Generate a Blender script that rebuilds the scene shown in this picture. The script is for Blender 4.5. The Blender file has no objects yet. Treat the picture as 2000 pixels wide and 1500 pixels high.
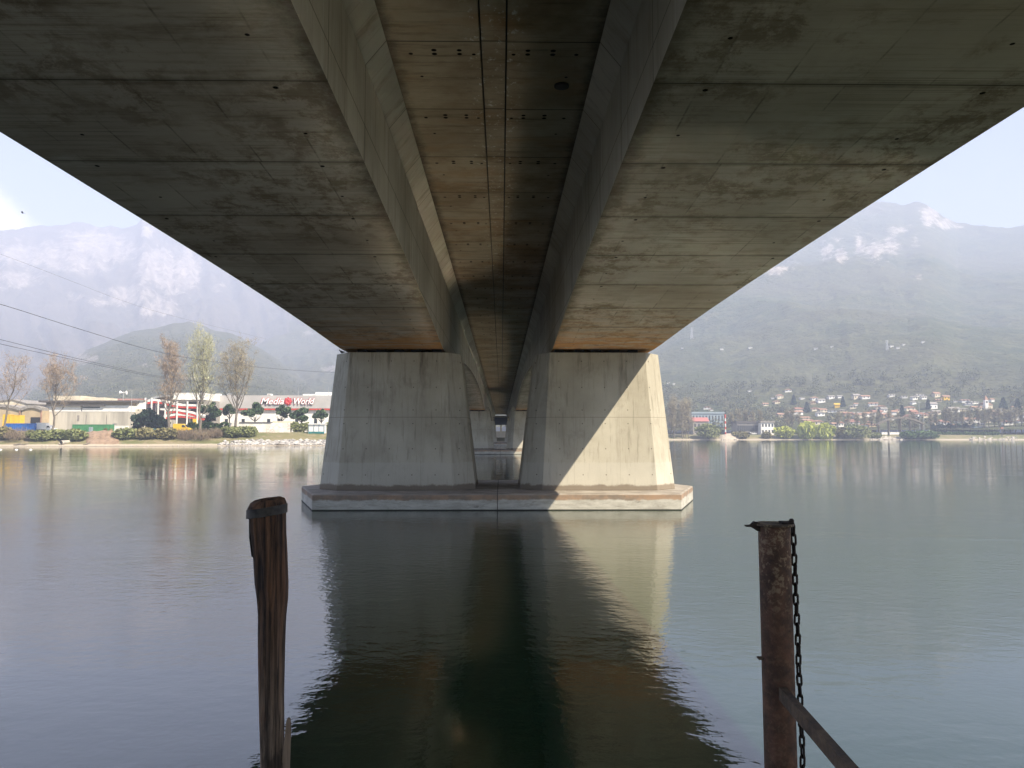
import bpy, bmesh, math, random
import numpy as np
from mathutils import Vector, Matrix
R = math.radians
C = bpy.context.scene.collection
SC = bpy.context.scene
random.seed(7); RNG = np.random.default_rng(7)

# ---------------------------------------------------------------- camera
EYE = 3.3
PITCH, YAW, FPX = R(3.73), R(0.79), 1502.0
cam_d = bpy.data.cameras.new('camera'); cam = bpy.data.objects.new('camera', cam_d); C.objects.link(cam)
cam.location = (0.17, 0, EYE); cam.rotation_euler = (R(90)+PITCH, 0, -YAW)
cam_d.sensor_width = 36; cam_d.lens = FPX/2000*36; cam_d.clip_start = 0.1; cam_d.clip_end = 30000
SC.camera = cam

# ---------------------------------------------------------------- sun and sky
SDIR = Vector((1.0, -0.86, 1.37)).normalized()            # towards the sun
SEL = math.asin(SDIR.z)
w = bpy.data.worlds.new('World'); SC.world = w; w.use_nodes = True
wn, wl = w.node_tree.nodes, w.node_tree.links
wn.clear()
wo = wn.new('ShaderNodeOutputWorld'); bg = wn.new('ShaderNodeBackground'); sky = wn.new('ShaderNodeTexSky')
sky.sky_type = 'NISHITA'; sky.sun_disc = False
sky.sun_elevation = SEL; sky.sun_rotation = math.atan2(SDIR.x, SDIR.y)
sky.altitude = 200; sky.air_density = 1.0; sky.dust_density = 1.1; sky.ozone_density = 3.5
bg.inputs['Strength'].default_value = 0.05
wl.new(bg.outputs[0], wo.inputs[0])

def _wm(op, a, b=None):
    q = wn.new('ShaderNodeMath'); q.operation = op
    for i, v in enumerate((a, b)):
        if v is None: continue
        if isinstance(v, bpy.types.NodeSocket): wl.new(v, q.inputs[i])
        else: q.inputs[i].default_value = v
    return q.outputs[0]
def _wss(v, a, b):
    q = wn.new('ShaderNodeMapRange'); q.interpolation_type = 'SMOOTHSTEP'; wl.new(v, q.inputs[0]); q.inputs[1].default_value = a; q.inputs[2].default_value = b; return q.outputs[0]
wtc = wn.new('ShaderNodeTexCoord'); wgen = wtc.outputs['Generated']
def _wnoise(scale, detail, rough):
    q = wn.new('ShaderNodeTexNoise'); wl.new(wgen, q.inputs['Vector']); q.inputs['Scale'].default_value = scale; q.inputs['Detail'].default_value = detail; q.inputs['Roughness'].default_value = rough; return q.outputs['Fac']
def _wdist(d):
    q = wn.new('ShaderNodeVectorMath'); q.operation = 'DISTANCE'; wl.new(wgen, q.inputs[0]); q.inputs[1].default_value = d; return q.outputs['Value']
# a bank of cumulus over the left mountain plus thin high cirrus
_cd = [((-.545, .803, .238), .030), ((-.560, .797, .225), .040), ((-.531, .818, .222), .028), ((-.60, .77, .225), .055), ((-.535, .815, .200), .030)]
dmin = None
for dv, rr in _cd:
    q = _wm('SUBTRACT', _wdist(Vector(dv).normalized()), rr); dmin = q if dmin is None else _wm('MINIMUM', dmin, q)
puff = _wss(_wm('ADD', dmin, _wm('MULTIPLY', _wm('SUBTRACT', _wnoise(16, 7, .62), .5), .06)), .008, -.014)
cir = _wm('MULTIPLY', _wss(_wnoise(2.6, 6, .6), .52, .78), .22)
cmix = wn.new('ShaderNodeMix'); cmix.data_type = 'RGBA'; wl.new(_wm('MAXIMUM', _wm('MULTIPLY', puff, .85), cir), cmix.inputs[0])
wl.new(sky.outputs[0], cmix.inputs[6]); cmix.inputs[7].default_value = (15.0, 13.6, 13.4, 1); wl.new(cmix.outputs[2], bg.inputs[0])
sun_d = bpy.data.lights.new('sun', 'SUN'); sun_d.energy = 5.0; sun_d.angle = R(0.5); sun_d.color = (1.0, 0.885, 0.70)
sun = bpy.data.objects.new('sun', sun_d); C.objects.link(sun)
sun.rotation_euler = (-SDIR).to_track_quat('-Z', 'Y').to_euler(); sun.location = (60, -60, 90)
SC.view_settings.view_transform = 'Standard'; SC.view_settings.look = 'None'
HAZE = 5.2e-4
SC.view_settings.gamma = 1; SC.view_settings.exposure = 1.78
cy = SC.cycles
cy.max_bounces = 7; cy.diffuse_bounces = 4; cy.glossy_bounces = 4; cy.transmission_bounces = 2; cy.volume_bounces = 1
cy.transparent_max_bounces = 8
cy.caustics_reflective = True; cy.caustics_refractive = False; cy.blur_glossy = 0.2325
cy.sample_clamp_indirect = 0.0
cy.use_denoising = True
try: cy.denoiser = 'OPENIMAGEDENOISE'
except Exception: pass
cy.use_adaptive_sampling = True; cy.adaptive_threshold = 0.01
cy.use_guiding = False

# ---------------------------------------------------------------- picture measurement -> world
_M = cam.rotation_euler.to_matrix()
def ray(px, py):
    return (_M @ Vector(((px-1000)/FPX, (750-py)/FPX, -1.0)))
def at(px, py, Y):
    d = ray(px, py); t = Y/d.y
    return Vector(cam.location) + d*t
def zat(py, Y, px=1000): return at(px, py, Y).z
def xat(px, Y, py=845): return at(px, py, Y).x
def azof(px): d = ray(px, 848); return math.atan2(d.x, d.y)
def elof(px, py): d = ray(px, py); return math.atan2(d.z, math.hypot(d.x, d.y))

# ---------------------------------------------------------------- object helpers
def tag(o, label=None, cat=None, group=None, kind=None):
    if label: o['label'] = label
    if cat: o['category'] = cat
    if group: o['group'] = group
    if kind: o['kind'] = kind
    return o
def thing(name, label, cat, loc=(0, 0, 0), rz=0, group=None):
    o = bpy.data.objects.new(name, None); C.objects.link(o); o.empty_display_size = .2
    o.location = loc; o.rotation_euler = (0, 0, rz)
    return tag(o, label, cat, group)
def copy_tree(o, parent=None):
    c = o.copy(); C.objects.link(c); c.parent = parent
    for ch in list(o.children): copy_tree(ch, c)
    return c
def npmesh(name, V, F, mat, parent=None, smooth=False, attr=None, loc=None):
    """V (n,3), F (m,k) equal sided faces -> one mesh object"""
    V = np.asarray(V, dtype=np.float32); F = np.asarray(F, dtype=np.int32)
    me = bpy.data.meshes.new(name); m, k = F.shape
    me.vertices.add(len(V)); me.vertices.foreach_set('co', V.ravel())
    me.loops.add(m*k); me.loops.foreach_set('vertex_index', F.ravel())
    me.polygons.add(m); me.polygons.foreach_set('loop_start', np.arange(0, m*k, k, dtype=np.int32))
    me.polygons.foreach_set('loop_total', np.full(m, k, dtype=np.int32))
    if smooth: me.polygons.foreach_set('use_smooth', np.ones(m, dtype=bool))
    if attr:
        for an, av in attr.items():
            a = me.attributes.new(an, 'FLOAT', 'POINT'); a.data.foreach_set('value', np.asarray(av, dtype=np.float32).ravel())
    me.update(calc_edges=True); me.validate()
    if mat: me.materials.append(mat)
    o = bpy.data.objects.new(name, me); C.objects.link(o)
    if parent: o.parent = parent
    if loc is not None: o.location = loc
    return o
class MB:
    def __init__(s): s.v = []; s.f = []; s.m = []; s.sm = []
    def add(s, vs, fs, mi=0, smooth=False):
        b = len(s.v); s.v += [tuple(v) for v in vs]
        for f in fs: s.f.append(tuple(i+b for i in f)); s.m.append(mi); s.sm.append(smooth)
        return s
    def box(s, x0, x1, y0, y1, z0, z1, mi=0):
        v = [(x0,y0,z0),(x1,y0,z0),(x1,y1,z0),(x0,y1,z0),(x0,y0,z1),(x1,y0,z1),(x1,y1,z1),(x0,y1,z1)]
        return s.add(v, [(0,3,2,1),(4,5,6,7),(0,1,5,4),(1,2,6,5),(2,3,7,6),(3,0,4,7)], mi)
    def rbox(s, x0, x1, y0, y1, z0, z1, b=.02, mi=0):
        """box with bevelled edges"""
        bm = bmesh.new(); bmesh.ops.create_cube(bm, size=1)
        for q in bm.verts: q.co = Vector(((x0+x1)/2+q.co.x*(x1-x0), (y0+y1)/2+q.co.y*(y1-y0), (z0+z1)/2+q.co.z*(z1-z0)))
        bmesh.ops.bevel(bm, geom=list(bm.edges), offset=b, segments=1, affect='EDGES')
        bm.verts.index_update()
        s.add([q.co for q in bm.verts], [[q.index for q in f.verts] for f in bm.faces], mi); bm.free(); return s
    def prism(s, poly, y0, y1, mi=0, axis='y'):
        """polygon in (x,z) extruded along y (or polygon (x,y) along z, or (y,z) along x)"""
        n = len(poly)
        if axis == 'y': v = [(a, y0, b) for a, b in poly]+[(a, y1, b) for a, b in poly]
        elif axis == 'z': v = [(a, b, y0) for a, b in poly]+[(a, b, y1) for a, b in poly]
        else: v = [(y0, a, b) for a, b in poly]+[(y1, a, b) for a, b in poly]
        f = [tuple(range(n))[::-1], tuple(range(n, 2*n))]+[(i, (i+1) % n, n+(i+1) % n, n+i) for i in range(n)]
        return s.add(v, f, mi)
    def tube(s, pts, rad, n=8, mi=0, cap=True, smooth=True):
        pts = [Vector(p) for p in pts]; rings = []
        if not hasattr(rad, '__len__'): rad = [rad]*len(pts)
        prev = None
        for i, p in enumerate(pts):
            t = (pts[min(i+1, len(pts)-1)]-pts[max(i-1, 0)]).normalized()
            if prev is None:
                a = Vector((1, 0, 0)) if abs(t.x) < .9 else Vector((0, 1, 0))
            else: a = prev
            u = (a-t*a.dot(t)).normalized(); prev = u; vv = t.cross(u)
            rings.append([p+(u*math.cos(2*math.pi*k/n)+vv*math.sin(2*math.pi*k/n))*rad[i] for k in range(n)])
        vs = [q for r in rings for q in r]; fs = []
        for i in range(len(pts)-1):
            for k in range(n):
                fs.append((i*n+k, i*n+(k+1) % n, (i+1)*n+(k+1) % n, (i+1)*n+k))
        s.add(vs, fs, mi, smooth)
        if cap and n > 2:
            s.add(rings[0], [tuple(range(n))[::-1]], mi); s.add(rings[-1], [tuple(range(n))], mi)
        return s
    def lathe(s, prof, cx=0, cy=0, n=16, mi=0, smooth=True):
        """prof: list of (radius, z)"""
        vs = [(cx+r*math.cos(2*math.pi*k/n), cy+r*math.sin(2*math.pi*k/n), z) for r, z in prof for k in range(n)]
        fs = [(i*n+k, i*n+(k+1) % n, (i+1)*n+(k+1) % n, (i+1)*n+k) for i in range(len(prof)-1) for k in range(n)]
        s.add(vs, fs, mi, smooth)
        s.add(vs[:n], [tuple(range(n))[::-1]], mi); s.add(vs[-n:], [tuple(range(n))], mi); return s
    def build(s, name, mats, parent=None, loc=None):
        me = bpy.data.meshes.new(name); me.from_pydata(s.v, [], s.f)
        mats = mats if isinstance(mats, (list, tuple)) else [mats]
        for m in mats: me.materials.append(m)
        me.polygons.foreach_set('material_index', s.m); me.polygons.foreach_set('use_smooth', s.sm)
        me.update()
        o = bpy.data.objects.new(name, me); C.objects.link(o)
        if parent: o.parent = parent
        if loc is not None: o.location = loc
        return o
# value noise / fbm for terrain and wood
def _hash(ix, iy, seed):
    h = (ix.astype(np.int64)*374761393+iy.astype(np.int64)*668265263+seed*1442695) & 0x7fffffff
    h = ((h ^ (h >> 13))*1274126177) & 0x7fffffff
    return ((h ^ (h >> 16)) & 0xffff)/65535.0
def vnoise(x, y, seed=0):
    ix = np.floor(x); iy = np.floor(y); fx = x-ix; fy = y-iy
    fx = fx*fx*(3-2*fx); fy = fy*fy*(3-2*fy)
    a = _hash(ix, iy, seed); b = _hash(ix+1, iy, seed); c = _hash(ix, iy+1, seed); d = _hash(ix+1, iy+1, seed)
    return (a*(1-fx)+b*fx)*(1-fy)+(c*(1-fx)+d*fx)*fy
def fbm(x, y, oct=5, seed=0, ridged=False):
    s = 0; a = .5; f = 1
    for o in range(oct):
        n = vnoise(x*f, y*f, seed+o*17)
        if ridged: n = 1-np.abs(2*n-1)
        s = s+a*n; a *= .5; f *= 2.03
    return s/(1-.5**oct)

# ---------------------------------------------------------------- materials
class NT:
    def __init__(s, name):
        s.mat = bpy.data.materials.new(name); s.mat.use_nodes = True
        s.n = s.mat.node_tree.nodes; s.l = s.mat.node_tree.links
        s.b = s.n['Principled BSDF']
    def put(s, sock, val):
        if isinstance(val, bpy.types.NodeSocket): s.l.new(val, sock)
        elif val is not None:
            if hasattr(val, '__len__') and len(val) == 3 and sock.type == 'RGBA': val = (*val, 1)
            sock.default_value = val
    def co(s, which='Object'): return s.n.new('ShaderNodeTexCoord').outputs[which]
    def geo(s, which): return s.n.new('ShaderNodeNewGeometry').outputs[which]
    def m(s, op, a, b=None, c=None, clamp=False):
        q = s.n.new('ShaderNodeMath'); q.operation = op; q.use_clamp = clamp
        for i, v in enumerate((a, b, c)):
            if v is not None: s.put(q.inputs[i], v)
        return q.outputs[0]
    def sep(s, v):
        q = s.n.new('ShaderNodeSeparateXYZ'); s.put(q.inputs[0], v); return q.outputs
    def comb(s, x, y, z):
        q = s.n.new('ShaderNodeCombineXYZ')
        for i, v in enumerate((x, y, z)): s.put(q.inputs[i], v)
        return q.outputs[0]
    def map(s, v, scale=(1, 1, 1), loc=(0, 0, 0), rot=(0, 0, 0)):
        q = s.n.new('ShaderNodeMapping'); s.put(q.inputs['Vector'], v); q.inputs['Scale'].default_value = scale
        q.inputs['Location'].default_value = loc; q.inputs['Rotation'].default_value = rot; return q.outputs[0]
    def noise(s, v, scale=1, detail=4, rough=.55, dist=0):
        q = s.n.new('ShaderNodeTexNoise'); s.put(q.inputs['Vector'], v); q.inputs['Scale'].default_value = scale
        q.inputs['Detail'].default_value = detail; q.inputs['Roughness'].default_value = rough; q.inputs['Distortion'].default_value = dist
        return q.outputs['Fac']
    def white(s, v):
        q = s.n.new('ShaderNodeTexWhiteNoise'); q.noise_dimensions = '3D'; s.put(q.inputs['Vector'], v); return q.outputs['Value']
    def vor(s, v, scale=1, feature='F1'):
        q = s.n.new('ShaderNodeTexVoronoi'); q.feature = feature; s.put(q.inputs['Vector'], v); q.inputs['Scale'].default_value = scale
        return q.outputs['Distance']
    def ss(s, v, a, b, lo=0., hi=1.):
        q = s.n.new('ShaderNodeMapRange'); q.interpolation_type = 'SMOOTHSTEP'; s.put(q.inputs[0], v)
        q.inputs[1].default_value = a; q.inputs[2].default_value = b; q.inputs[3].default_value = lo; q.inputs[4].default_value = hi
        return q.outputs[0]
    def mix(s, f, a, b, mode='MIX'):
        q = s.n.new('ShaderNodeMix'); q.data_type = 'RGBA'; q.blend_type = mode
        s.put(q.inputs[0], f); s.put(q.inputs[6], a); s.put(q.inputs[7], b); return q.outputs[2]
    def attr(s, name):
        q = s.n.new('ShaderNodeAttribute'); q.attribute_name = name; return q.outputs['Fac']
    def island(s): return s.geo('Random Per Island')
    def objrand(s): return s.n.new('ShaderNodeObjectInfo').outputs['Random']
    def bump(s, h, strength=.3, dist=.02, normal=None):
        q = s.n.new('ShaderNodeBump'); s.put(q.inputs['Height'], h); s.put(q.inputs['Strength'], strength); q.inputs['Distance'].default_value = dist
        if normal is not None: s.put(q.inputs['Normal'], normal)
        return q.outputs[0]
    def out(s, col=None, rough=None, normal=None, metal=None, spec=None):
        if col is not None: s.put(s.b.inputs['Base Color'], col)
        if rough is not None: s.put(s.b.inputs['Roughness'], rough)
        if normal is not None: s.put(s.b.inputs['Normal'], normal)
        if metal is not None: s.put(s.b.inputs['Metallic'], metal)
        if spec is not None: s.put(s.b.inputs['Specular IOR Level'], spec)
        return s.mat
def plain(name, col, rough=.7, var=.15, scale=1.5, metal=0, streak=False):
    t = NT(name); v = t.co()
    n = t.noise(t.map(v, (1, 1, .12 if streak else 1)), scale, 5, .6)
    dark = tuple(c*(1-var*1.6) for c in col); lite = tuple(min(1, c*(1+var)) for c in col)
    return t.out(t.mix(t.ss(n, .3, .7), dark, lite), rough, None, metal)
def flag(t, x, c, wd, soft=None):
    """1 where |x-c| < wd"""
    d = t.m('ABSOLUTE', t.m('SUBTRACT', x, c)); soft = soft or wd*.5
    return t.ss(d, wd+soft, max(0, wd-soft))

SEG, SEG0 = 3.284, 15.26
def dots(t, x, y, x0, y0, r):
    return t.ss(t.m('POWER', t.m('ADD', t.m('POWER', t.m('SUBTRACT', x, x0), 2.0), t.m('POWER', t.m('SUBTRACT', y, y0), 2.0)), .5), r*1.25, r*.8)
def concrete_soffit():
    t = NT('board_marked_concrete'); v = t.co(); x, y, z = t.sep(v)
    ax = t.m('ABSOLUTE', x)
    sy = t.m('DIVIDE', t.m('SUBTRACT', y, SEG0), SEG); fl = t.m('FLOOR', sy); fy = t.m('MULTIPLY', t.m('SUBTRACT', sy, fl), SEG)
    wob = t.m('MULTIPLY', t.white(t.comb(fl, 3.3, t.m('SIGN', x))), .16)
    xc = t.m('ADD', t.m('DIVIDE', ax, 1.18), wob); cell = t.m('FLOOR', xc); fx = t.m('MULTIPLY', t.m('SUBTRACT', xc, cell), 1.18)
    tone = t.white(t.comb(cell, fl, t.m('SIGN', x)))
    big = t.noise(v, .22, 5, .6); fine = t.noise(v, 9, 5, .65)
    col = t.mix(t.ss(big, .3, .7), (.275, .242, .198), (.455, .408, .342))
    col = t.mix(t.m('MULTIPLY', tone, .38), col, (.22, .20, .16))
    segtone = t.white(t.comb(fl, 7.7, t.m('SIGN', x)))
    col = t.mix(t.m('MULTIPLY', segtone, .30), col, (.40, .39, .35))
    st = t.noise(t.map(v, (.35, 5.5, 1)), 1.0, 6, .7)                 # board streaks across the box
    col = t.mix(t.m('MULTIPLY', t.ss(st, .50, .76), .45), col, (.125, .098, .064))
    st2 = t.noise(t.map(v, (.12, 22, 1)), 1.0, 3, .6); bl0 = t.noise(t.map(v, (.28, .35, 1), (11, 4, 0)), 1.0, 5, .65, .4)
    col = t.mix(t.m('MULTIPLY', t.m('MULTIPLY', t.ss(st2, .50, .66), t.ss(bl0, .40, .60)), .45), col, (.095, .078, .052))
    bl = t.m('ADD', t.m('MULTIPLY', t.noise(t.map(v, (.30, .95, 1), (3, 1, 0)), .8, 10, .78, .3), .80), t.m('MULTIPLY', st, .20))     # blotches of damp
    col = t.mix(t.m('MULTIPLY', t.ss(bl, .52, .64), .50), col, (.12, .09, .056))
    bl2 = t.noise(t.map(v, (1, .8, 1), (2, 8, 0)), 1.5, 11, .80, .2)     # speckled mould in patches
    pm = t.ss(t.noise(v, .20, 5, .65), .42, .54)
    col = t.mix(t.m('MULTIPLY', t.m('MULTIPLY', t.ss(bl2, .46, .58), pm), .62), col, (.115, .08, .047))
    lite = t.noise(t.map(v, (.3, .8, 1), (9, 5, 0)), .9, 7, .7)
    col = t.mix(t.m('MULTIPLY', t.ss(lite, .54, .72), .45), col, (.47, .455, .41))
    # joints
    brk = t.ss(t.noise(t.map(v, (1, .5, 1)), 1.6, 5, .7), .44, .66)
    ln = t.m('MULTIPLY', t.ss(t.m('MINIMUM', fx, t.m('SUBTRACT', 1.18, fx)), .028, .004), t.m('MULTIPLY', brk, .62))
    col = t.mix(ln, col, (.05, .045, .035))
    dseam = t.m('MINIMUM', fy, t.m('SUBTRACT', SEG, fy))
    col = t.mix(t.m('MULTIPLY', t.ss(t.m('ADD', dseam, t.m('MULTIPLY', t.noise(v, 3, 4), .35)), .36, .16), .42), col, (.08, .07, .05))
    col = t.mix(t.m('MULTIPLY', t.ss(dseam, .022, .006), .85), col, (.035, .03, .022))
    # damp edges beside the inner web
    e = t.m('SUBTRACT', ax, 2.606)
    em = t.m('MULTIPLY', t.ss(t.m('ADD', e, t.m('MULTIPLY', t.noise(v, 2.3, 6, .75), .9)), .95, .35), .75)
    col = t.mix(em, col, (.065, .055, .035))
    # tie holes
    h = t.m('MAXIMUM', dots(t, ax, fy, 3.5, .22, .045), dots(t, ax, fy, 8.1, .26, .045))
    h = t.m('MAXIMUM', h, dots(t, ax, fy, 3.45, 1.95, .035)); h = t.m('MAXIMUM', h, dots(t, ax, fy, 7.6, 2.05, .035))
    col = t.mix(h, col, (.008, .007, .006))
    # iron staining close to the bearings
    rn = t.noise(t.map(v, (.7, 2.2, 1)), 1.1, 6, .65)
    for yp, sd in ((35.6, 3.6), (42.0, 3.6), (129.2, 3), (134.4, 3)):
        d = t.m('ABSOLUTE', t.m('SUBTRACT', y, yp))
        rm = t.m('MULTIPLY', t.ss(d, sd, .2), t.ss(rn, .30, .62))
        col = t.mix(t.m('MULTIPLY', rm, .85), col, (.40, .19, .055))
        rm2 = t.m('MULTIPLY', t.ss(d, 9.5, 1.0), t.ss(rn, .38, .66))
        col = t.mix(t.m('MULTIPLY', rm2, .55), col, (.36, .20, .08))
    nb = t.bump(t.m('ADD', t.m('MULTIPLY', st2, .4), fine), .06, .01)
    return t.out(col, .88, nb, spec=0)
def concrete_web():
    t = NT('web_concrete'); v = t.co(); x, y, z = t.sep(v)
    sy = t.m('DIVIDE', t.m('SUBTRACT', y, SEG0), SEG); fl = t.m('FLOOR', sy); fy = t.m('MULTIPLY', t.m('SUBTRACT', sy, fl), SEG)
    big = t.noise(v, .3, 5, .6); fine = t.noise(v, 10, 5, .6)
    col = t.mix(t.ss(big, .3, .7), (.33, .30, .235), (.46, .42, .34))
    col = t.mix(t.m('MULTIPLY', t.white(t.comb(fl, 1.7, t.m('SIGN', x))), .28), col, (.25, .23, .185))
    run = t.noise(t.map(v, (1, 1.6, .16)), 1.2, 6, .68)
    col = t.mix(t.m('MULTIPLY', t.ss(run, .50, .74), .55), col, (.12, .095, .06))
    lite = t.noise(t.map(v, (1, 2.2, .3), (0, 7, 3)), 1.0, 5, .6)
    col = t.mix(t.m('MULTIPLY', t.ss(lite, .58, .75), .35), col, (.56, .53, .46))
    dseam = t.m('MINIMUM', fy, t.m('SUBTRACT', SEG, fy))
    col = t.mix(t.m('MULTIPLY', t.ss(dseam, .025, .008), .8), col, (.05, .042, .03))
    for zl in (9.55, 8.2):
        col = t.mix(t.m('MULTIPLY', flag(t, z, zl, .012), .7), col, (.06, .05, .035))
    board = t.m('FRACT', t.m('MULTIPLY', y, 1.6)); col = t.mix(t.m('MULTIPLY', flag(t, board, .5, .02), .22), col, (.1, .09, .06))
    return t.out(col, .88, t.bump(fine, .06, .01), spec=0)
def concrete_slab():
    t = NT('slab_concrete'); v = t.co(); x, y, z = t.sep(v); ax = t.m('ABSOLUTE', x)
    sy = t.m('DIVIDE', t.m('SUBTRACT', y, SEG0), SEG); fl = t.m('FLOOR', sy); fy = t.m('MULTIPLY', t.m('SUBTRACT', sy, fl), SEG)
    big = t.noise(v, .45, 6, .65); fine = t.noise(v, 9, 5, .65)
    col = t.mix(t.ss(big, .35, .65), (.21, .145, .085), (.39, .32, .235))
    col = t.mix(t.m('MULTIPLY', t.white(t.comb(fl, 5.1, t.m('SIGN', x))), .5), col, (.33, .29, .22))
    st = t.noise(t.map(v, (.5, 5, 1)), 1.1, 6, .7)
    col = t.mix(t.m('MULTIPLY', t.ss(st, .48, .75), .6), col, (.09, .062, .035))
    rn = t.noise(t.map(v, (.5, 1.1, 1), (4, 2, 0)), .7, 6, .65)
    col = t.mix(t.m('MULTIPLY', t.ss(rn, .50, .68), .45), col, (.30, .17, .075))
    ef = t.noise(t.map(v, (2.5, 2, 1)), 2.2, 6, .75)
    em = t.m('MULTIPLY', t.m('MULTIPLY', t.ss(ef, .56, .66), t.ss(ax, .85, .3)), .75)
    col = t.mix(em, col, (.62, .60, .55))
    dseam = t.m('MINIMUM', fy, t.m('SUBTRACT', SEG, fy))
    col = t.mix(t.m('MULTIPLY', t.ss(dseam, .03, .008), .85), col, (.025, .02, .014))
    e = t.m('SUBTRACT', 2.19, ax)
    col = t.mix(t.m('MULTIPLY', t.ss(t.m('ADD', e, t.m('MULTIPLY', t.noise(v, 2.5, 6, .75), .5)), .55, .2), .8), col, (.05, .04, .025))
    h = None
    for hx, hy, r in ((1.75, .52, .045), (1.25, .36, .055), (1.25, .52, .055), (.72, .36, .05), (.72, .52, .05), (.42, .53, .04), (1.62, 1.55, .035)):
        d = dots(t, ax, fy, hx, hy, r); h = d if h is None else t.m('MAXIMUM', h, d)
    col = t.mix(h, col, (.008, .006, .005))
    return t.out(col, .9, t.bump(fine, .06, .01), spec=0)
def concrete_pier():
    """object space: x along the bridge's width, z up from the water"""
    t = NT('pier_concrete'); v = t.co(); x, y, z = t.sep(v)
    big = t.noise(v, .35, 5, .6); fine = t.noise(v, 11, 5, .65)
    col = t.mix(t.ss(big, .3, .7), (.345, .318, .255), (.46, .43, .355))
    run = t.noise(t.map(v, (2.4, 2.4, .10)), 1.0, 7, .7)
    top = t.ss(z, 3.2, 7.2)
    col = t.mix(t.m('MULTIPLY', t.ss(run, .50, .72), t.m('ADD', .25, t.m('MULTIPLY', top, .55))), col, (.11, .095, .07))
    run2 = t.noise(t.map(v, (6, 6, .09), (4, 0, 0)), 1.0, 5, .65)
    col = t.mix(t.m('MULTIPLY', t.ss(run2, .54, .68), .42), col, (.16, .145, .11))
    bl = t.noise(v, .9, 7, .72, .5)
    col = t.mix(t.m('MULTIPLY', t.ss(bl, .54, .68), .30), col, (.22, .195, .15))
    # lighter tide band and ragged foot
    band = t.ss(t.m('ADD', z, t.m('MULTIPLY', t.noise(v, 1.2, 3), .10)), 2.08, 1.98)
    col = t.mix(t.m('MULTIPLY', band, .45), col, (.46, .44, .385))
    foot = t.ss(t.m('ADD', z, t.m('MULTIPLY', t.noise(v, 1.7, 6, .75), .42)), 1.22, 1.10)
    col = t.mix(t.m('MULTIPLY', foot, .78), col, (.15, .115, .085))
    # pour joint, form joints, tie holes
    col = t.mix(t.m('MULTIPLY', flag(t, z, 4.09, .012), .5), col, (.09, .08, .06))
    fx = t.m('FRACT', t.m('DIVIDE', t.m('SUBTRACT', t.m('ABSOLUTE', x), .35), 2.14))
    col = t.mix(t.m('MULTIPLY', flag(t, fx, .5, .004), .35), col, (.2, .18, .14))
    hx = t.m('MULTIPLY', t.m('FRACT', t.m('DIVIDE', t.m('SUBTRACT', t.m('ABSOLUTE', x), .2), 1.07)), 1.07)
    h = None
    for zz in (1.42, 2.62, 3.79, 4.43, 5.5, 6.75):
        d = dots(t, hx, z, .55, zz, .024); h = d if h is None else t.m('MAXIMUM', h, d)
    col = t.mix(t.m('MULTIPLY', h, .85), col, (.03, .026, .02))
    return t.out(col, .88, t.bump(fine, .22, .012), spec=0)
def concrete_plinth():
    t = NT('plinth_concrete'); v = t.co(); x, y, z = t.sep(v); up = t.sep(t.geo('Normal'))[2]
    n = t.noise(t.map(v, (.8, .8, 3)), 1.2, 7, .7); fine = t.noise(v, 9, 6, .7)
    lime = t.mix(t.ss(n, .35, .65), (.33, .312, .268), (.50, .478, .42))
    crk = t.noise(t.map(v, (1, 1, 6)), 1.6, 8, .8, 1.0)
    lime = t.mix(t.m('MULTIPLY', t.ss(crk, .56, .64), .6), lime, (.16, .14, .11))
    edge = t.m('MULTIPLY', t.ss(t.m('ADD', z, t.m('MULTIPLY', t.noise(v, 1.4, 7, .78), .34)), .58, .66), .85)
    rust = t.mix(t.ss(t.noise(v, .8, 6, .65), .38, .62), (.17, .125, .09), (.33, .20, .115))
    col = t.mix(edge, lime, rust)
    col = t.mix(t.ss(z, .055, .03), col, (.03, .03, .022))
    topc = t.mix(t.ss(t.noise(v, 1.1, 6, .65), .3, .7), (.19, .165, .135), (.34, .305, .26))
    col = t.mix(t.ss(up, .5, .8), col, topc)
    seam = t.m('MULTIPLY', flag(t, x, 0.0, .018), .9); col = t.mix(seam, col, (.03, .025, .02))
    return t.out(col, .85, t.bump(t.m('ADD', fine, crk), .35, .02))
def wood_post():
    t = NT('weathered_wood'); v = t.co(); x, y, z = t.sep(v)
    g = t.noise(t.map(v, (28, 28, 1.1)), 1.0, 8, .72, .4); g2 = t.noise(t.map(v, (70, 70, 2.5)), 1.0, 5, .7)
    h = t.ss(t.m('ADD', z, t.m('MULTIPLY', t.noise(v, 3, 4), .5)), 2.75, 1.95)
    wet = t.mix(t.ss(g, .36, .64), (.016, .009, .006), (.19, .095, .048))
    dry = t.mix(t.ss(g, .37, .63), (.030, .019, .012), (.36, .26, .18))
    col = t.mix(h, wet, dry)
    blot = t.noise(t.map(v, (5, 5, 2)), 1, 5, .65)
    col = t.mix(t.m('MULTIPLY', t.ss(blot, .52, .66), .7), col, (.015, .010, .007))
    rs = t.noise(t.map(v, (9, 9, 2), (3, 0, 1)), 1, 4, .6)
    col = t.mix(t.m('MULTIPLY', t.ss(rs, .58, .7), .5), col, (.20, .085, .035))
    return t.out(col, .82, t.bump(t.m('ADD', g, t.m('MULTIPLY', g2, .5)), 1.0, .018))
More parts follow.
